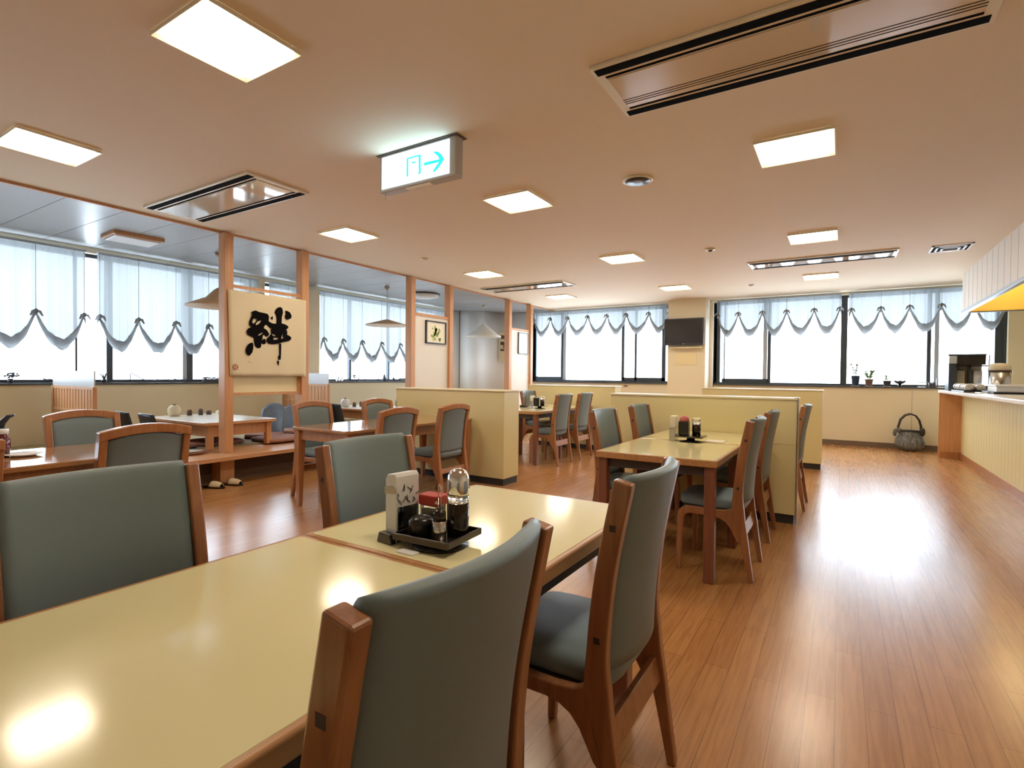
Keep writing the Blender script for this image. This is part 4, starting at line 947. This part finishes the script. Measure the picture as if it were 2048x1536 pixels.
# handbag
e = thing('handbag', 'round woven grey handbag with dark looped handles on the floor by the far wall', 'bag', (0.985, 10.97, 0))
rings = []
for j in range(15):
    t = j/14; z = 0.005+0.33*t; r = [0.10, 0.145, 0.175, 0.192, 0.200, 0.203, 0.202, 0.198, 0.190, 0.180, 0.168, 0.156, 0.146, 0.138, 0.132][j]
    rings.append([(r*math.cos(2*PI*k/40)*(1+0.028*math.sin(9*2*PI*k/40)), r*0.66*math.sin(2*PI*k/40)*(1+0.028*math.sin(9*2*PI*k/40)), z+0.01*math.cos(4*PI*k/40)*t) for k in range(40)])
MB().loft(rings).build('body', MT['bag'], e, smooth=True)
b = MB(); b.tube([(0.137*math.cos(2*PI*k/24), 0.093*math.sin(2*PI*k/24), 0.337) for k in range(25)], 0.010, 6); b.build('rim', MT['leather'], e)
for s in (-1, 1): MB().tube([(-0.155, s*0.05, 0.30), (-0.16, s*0.055, 0.40), (-0.13, s*0.06, 0.52), (-0.07, s*0.06, 0.595), (0.0, s*0.06, 0.62), (0.07, s*0.06, 0.595), (0.12, s*0.06, 0.52), (0.145, s*0.055, 0.42), (0.15, s*0.05, 0.30)], 0.013, 8).build('handle', MT['leather'], e)
b = MB(); b.ball((-0.17, -0.08, 0.345), 0.06, 0.02, 0.035); b.ball((-0.21, -0.085, 0.30), 0.03, 0.014, 0.06); b.build('ribbon', MT['bag'], e)
b = MB(); b.ball((0.16, -0.09, 0.33), 0.035, 0.02, 0.07); b.build('tassel', MT['leather'], e)

# ---------------------------------------------------------------- things on the far sill
SZ = 1.067
def plant(label, x, pot, ph, r, stems, seed, leafy=0.010):
    e = thing('potted_plant', label, 'plant', (x, FY+0.015, SZ))
    MB().lathe([(0.001, 0), (r*0.7, 0), (r*0.95, ph*0.9), (r, ph*0.9), (r, ph), (r*0.88, ph), (r*0.8, ph*0.75), (0.001, ph*0.75)], n=20).build('pot', pot, e)
    MB().lathe([(0.001, 0), (r*0.9, 0), (r*1.05, 0.006), (0.001, 0.006)], (0, 0, -0.0005), 20).build('saucer', MT['white'], e)
    rnd = random.Random(seed); st = MB(); lf = MB()
    for k in range(stems):
        a = rnd.uniform(-0.6, 0.6); L = rnd.uniform(0.7, 1.0)*ph*1.5; p = [(0.2*r*a, 0, ph*0.75)]
        for q in range(1, 5): p.append((p[0][0]+a*L*0.6*(q/4)**1.3, rnd.uniform(-0.01, 0.01), ph*0.75+L*q/4))
        st.tube(p, [0.0060, 0.0052, 0.0045, 0.0036, 0.0025], 5)
        for q in range(9):
            t = rnd.uniform(0.35, 1.0)*4; i = min(3, int(t)); f = t-i; c = [p[i][d]+(p[i+1][d]-p[i][d])*f for d in range(3)]
            c[0] += rnd.uniform(-0.015, 0.015); c[2] += rnd.uniform(-0.008, 0.01); lf.ball(c, leafy*rnd.uniform(1.0, 1.6), leafy*0.5, leafy*rnd.uniform(.6, 1.1), 6, 4)
    st.build('stem', MT['stem'], e); lf.build('foliage', MT['leaf'], e)
plant('thin plant in a dark blue plastic pot on the far sill, leftmost', 0.215, MT['bluepot'], 0.185, 0.070, 3, 1, 0.012)
plant('feathery green plant in a clay pot on the far sill', 0.415, MT['claypot'], 0.125, 0.066, 7, 2, 0.013)
plant('single sprig in a small patterned tin on the far sill', 0.675, MT['figure'], 0.10, 0.062, 1, 4, 0.012)
e = thing('glass_bowl', 'flower shaped footed bowl on the far sill', 'bowl', (0.855, FY+0.015, SZ))
rings = []
for z, r in ((0.045, 0.02), (0.05, 0.04), (0.07, 0.07), (0.10, 0.098), (0.102, 0.094), (0.075, 0.066), (0.055, 0.03)):
    rings.append([(r*math.cos(2*PI*k/48)*(1+0.08*math.cos(8*2*PI*k/48)), r*math.sin(2*PI*k/48)*(1+0.08*math.cos(8*2*PI*k/48)), z+0.008*math.cos(8*2*PI*k/48)*(r/0.1)) for k in range(48)])
MB().loft(rings).build('bowl', MT['figure'], e); MB().lathe([(0.001, 0), (0.045, 0), (0.03, 0.02), (0.02, 0.05), (0.001, 0.05)], n=20).build('foot', MT['leather'], e)
for k, (x, w_, h_, l, m_) in enumerate(((1.165, 0.075, 0.075, 'low clear square glass jar on the far sill', 'clear'), (1.29, 0.042, 0.07, 'small dark square jar on the far sill between clear jars', 'figure'), (1.395, 0.058, 0.125, 'tall clear stacked glass jar on the far sill', 'clear'), (1.50, 0.042, 0.06, 'smallest clear jar on the far sill beside the coffee machine', 'clear'))):
    e = thing('glass_jar', l, 'jar', (x, FY+0.0, SZ), 0, 'jars at the right end of the far sill')
    box('jar_body', MT[m_], -w_, -0.045, 0, w_, 0.045, h_, e, 0.006)
    box('lid', MT['alul'] if m_ == 'clear' else MT['figure'], -w_*0.9, -0.04, h_+0.001, w_*0.9, 0.04, h_+0.014, e, 0.003)
for x, l in ((0.33, 'white paper sheet under the clay pot on the far sill'), (0.60, 'white paper sheet left of the small tin on the far sill'), (0.83, 'white paper sheet under the flower shaped bowl')):
    tag(box('paper_sheet', MT['paper'], x-0.09, FY-0.034, SZ-0.0105, x+0.09, FY-0.0, SZ-0.0085), l, 'paper')

# ---------------------------------------------------------------- little ornaments on the left sill
SX = LX-0.02; SL = 1.0575
def orn(name, label, cat, y): return thing(name, label, cat, (SX, y, SL), 0, 'ornaments on the left window sill')
def bird(label, y, s=1.0):
    e = orn('bird_figurine', label, 'figurine', y)
    b = MB(); b.ball((0, 0, 0.03*s), 0.02*s, 0.05*s, 0.018*s); b.ball((0, 0.045*s, 0.05*s), 0.012*s, 0.016*s, 0.014*s); b.tube([(0, -0.03*s, 0.035*s), (0, -0.075*s, 0.055*s)], [0.012*s, 0.003*s], 6); b.tube([(0, 0.055*s, 0.05*s), (0, 0.078*s, 0.047*s)], [0.005*s, 0.001*s], 5)
    b.build('body', MT['figure'], e); MB().lathe([(0.001, 0), (0.02*s, 0), (0.006*s, 0.006*s), (0.005*s, 0.02*s)], n=10).build('stand', MT['figure'], e)
def slim(name, label, cat, y, prof): e = orn(name, label, cat, y); MB().lathe(prof, n=14).build('body', MT['figure'], e); MB().lathe([(0.001, 0), (prof[1][0]*1.15, 0), (prof[1][0]*1.15, 0.004), (0.001, 0.005)], n=14).build('base', MT['leather'], e); return e
e = orn('small_plant', 'dark bushy little plant at the far left of the left sill', 'plant', 2.07)
b = MB(); rnd = random.Random(12)
for k in range(22): b.ball((rnd.gauss(0, .015), rnd.gauss(0, .03), 0.09+rnd.gauss(0, .02)), 0.012, 0.014, 0.010, 6, 4)
b.build('foliage', MT['figure'], e); MB().lathe([(0.001, 0), (0.02, 0), (0.028, 0.05), (0.001, 0.05)], n=14).build('pot', MT['figure'], e)
bird('dark bird figurine on the left sill left of the divider screen', 2.42, 1.0)
e = orn('spiky_plant', 'small spiky dark plant on the left sill right of the divider screen', 'plant', 2.97)
b = MB(); rnd = random.Random(4)
for k in range(16): a = rnd.uniform(-0.5, 0.35); b.tube([(0, 0, 0.03), (rnd.uniform(-.01, .01), a*0.05, 0.08), (rnd.uniform(-.01, .01), a*0.12, 0.11+rnd.random()*0.03)], [0.006, 0.004, 0.001], 5)
b.build('foliage', MT['figure'], e); MB().lathe([(0.001, 0), (0.026, 0), (0.032, 0.04), (0.001, 0.04)], n=14).build('pot', MT['leather'], e)
e = orn('sloping_stick', 'dark sloping stick ornament on the left sill left of the banner', 'ornament', 3.34)
MB().tube([(0, -0.07, 0.125), (0, 0.02, 0.075), (0, 0.13, 0.006)], 0.006, 6).build('stick', MT['leather'], e); MB().tube([(0, -0.08, 0), (0, -0.075, 0.12)], 0.005, 6).build('upright', MT['leather'], e); box('base', MT['leather'], -0.02, -0.10, 0, 0.02, 0.14, 0.005, e)
bird('dark bird figurine beside the sloping stick on the left sill', 3.56, 0.7)
bird('pale small bird figurine on the left sill midway to the banner post', 3.78, 0.8)
slim('tiny_vase', 'tiny slim dark vase on the left sill before the thick window bar', 'vase', 3.95, [(0.001, 0), (0.010, 0), (0.012, 0.02), (0.006, 0.04), (0.007, 0.05), (0.001, 0.05)])
e = orn('planter_box', 'long low dark planter on the left sill next to the left post', 'planter', 4.33); box('trough', MT['figure'], -0.03, -0.13, 0, 0.03, 0.15, 0.045, e, 0.004)
b = MB(); rnd = random.Random(8)
for k in range(26): b.ball((rnd.uniform(-.02, .02), rnd.uniform(-.12, .13), 0.05+rnd.random()*0.018), 0.012, 0.016, 0.009, 6, 4)
b.build('foliage', MT['figure'], e)
e = orn('glass_vases', 'cluster of small clear glass bottles on the sill right of the banner', 'bottles', 6.72)
for k in range(5): MB().lathe([(0.001, 0), (0.016, 0), (0.017, 0.05+0.01*(k % 3)), (0.007, 0.075+0.01*(k % 3)), (0.008, 0.095+0.008*(k % 3))], (0.012*((k % 2)*2-1), -0.07+0.035*k, 0), 12).build('bottle', MT['clear'], e)
slim('tiny_vase', 'tiny dark vase right of the clear glass bottles', 'vase', 6.93, [(0.001, 0), (0.012, 0), (0.015, 0.02), (0.005, 0.045), (0.006, 0.055), (0.001, 0.055)])
e = orn('cactus', 'thin branching dark cactus by the window bar right of the banner', 'plant', 7.12)
MB().tube([(0, 0.03, 0.02), (0, 0.07, 0.06), (0, 0.085, 0.10), (0, 0.095, 0.15)], [0.008, 0.009, 0.008, 0.004], 8).build('branch', MT['figure'], e)
b = MB()
for a, z in ((-0.07, 0.09), (-0.05, 0.07), (-0.06, 0.11), (-0.03, 0.10)): b.ball((0, a, z), 0.008, 0.02, 0.016, 8, 5)
b.tube([(0, 0, 0.02), (0, -0.05, 0.08)], 0.005, 6); b.build('foliage', MT['figure'], e); MB().lathe([(0.001, 0), (0.022, 0), (0.028, 0.03), (0.001, 0.03)], n=14).build('pot', MT['leather'], e)
slim('tiny_vase', 'tiny pale green vase right of the branching cactus', 'vase', 7.33, [(0.001, 0), (0.010, 0), (0.012, 0.03), (0.006, 0.05), (0.006, 0.065), (0.001, 0.065)])
bird('smallest dark bird figurine on the sill right of the branching cactus', 7.52, 0.55)
slim('tiny_vase', 'short round dark vase midway along the sill right of the banner', 'vase', 7.68, [(0.001, 0), (0.014, 0), (0.018, 0.02), (0.010, 0.045), (0.012, 0.05), (0.001, 0.05)])
slim('cone_figurine', 'dark cone shaped figurine on the sill right of the banner', 'figurine', 7.86, [(0.001, 0), (0.034, 0), (0.034, 0.05), (0.024, 0.10), (0.010, 0.14), (0.001, 0.15)])
e = orn('deer_figurine', 'dark long necked deer figurine with antlers on the sill', 'figurine', 8.13)
b = MB(); b.ball((0, 0, 0.05), 0.014, 0.032, 0.016)
for a in (-0.02, 0.02): b.tube([(0, a, 0.045), (0, a, 0)], 0.004, 5)
b.tube([(0, -0.02, 0.06), (0, 0.0, 0.09), (0, 0.02, 0.12)], [0.009, 0.006, 0.006], 6); b.build('body', MT['figure'], e)
MB().tube([(0, 0.02, 0.12), (0, 0.035, 0.14), (0, 0.025, 0.18)], [0.004, 0.003, 0.002], 5).build('antler', MT['figure'], e)
bird('dark crouching bird figurine left of the small black box', 8.24, 0.6)
tag(box('small_box', MT['leather'], SX-0.03, 8.31, SL, SX+0.03, 8.46, SL+0.06, bevel=0.003), 'small black box on the sill left of the third post', 'box', 'ornaments on the left window sill')
slim('owl_figurine', 'dark upright owl figurine at the right end of the sill by the third post', 'figurine', 8.60, [(0.001, 0), (0.026, 0), (0.032, 0.04), (0.022, 0.075), (0.022, 0.10), (0.001, 0.115)])
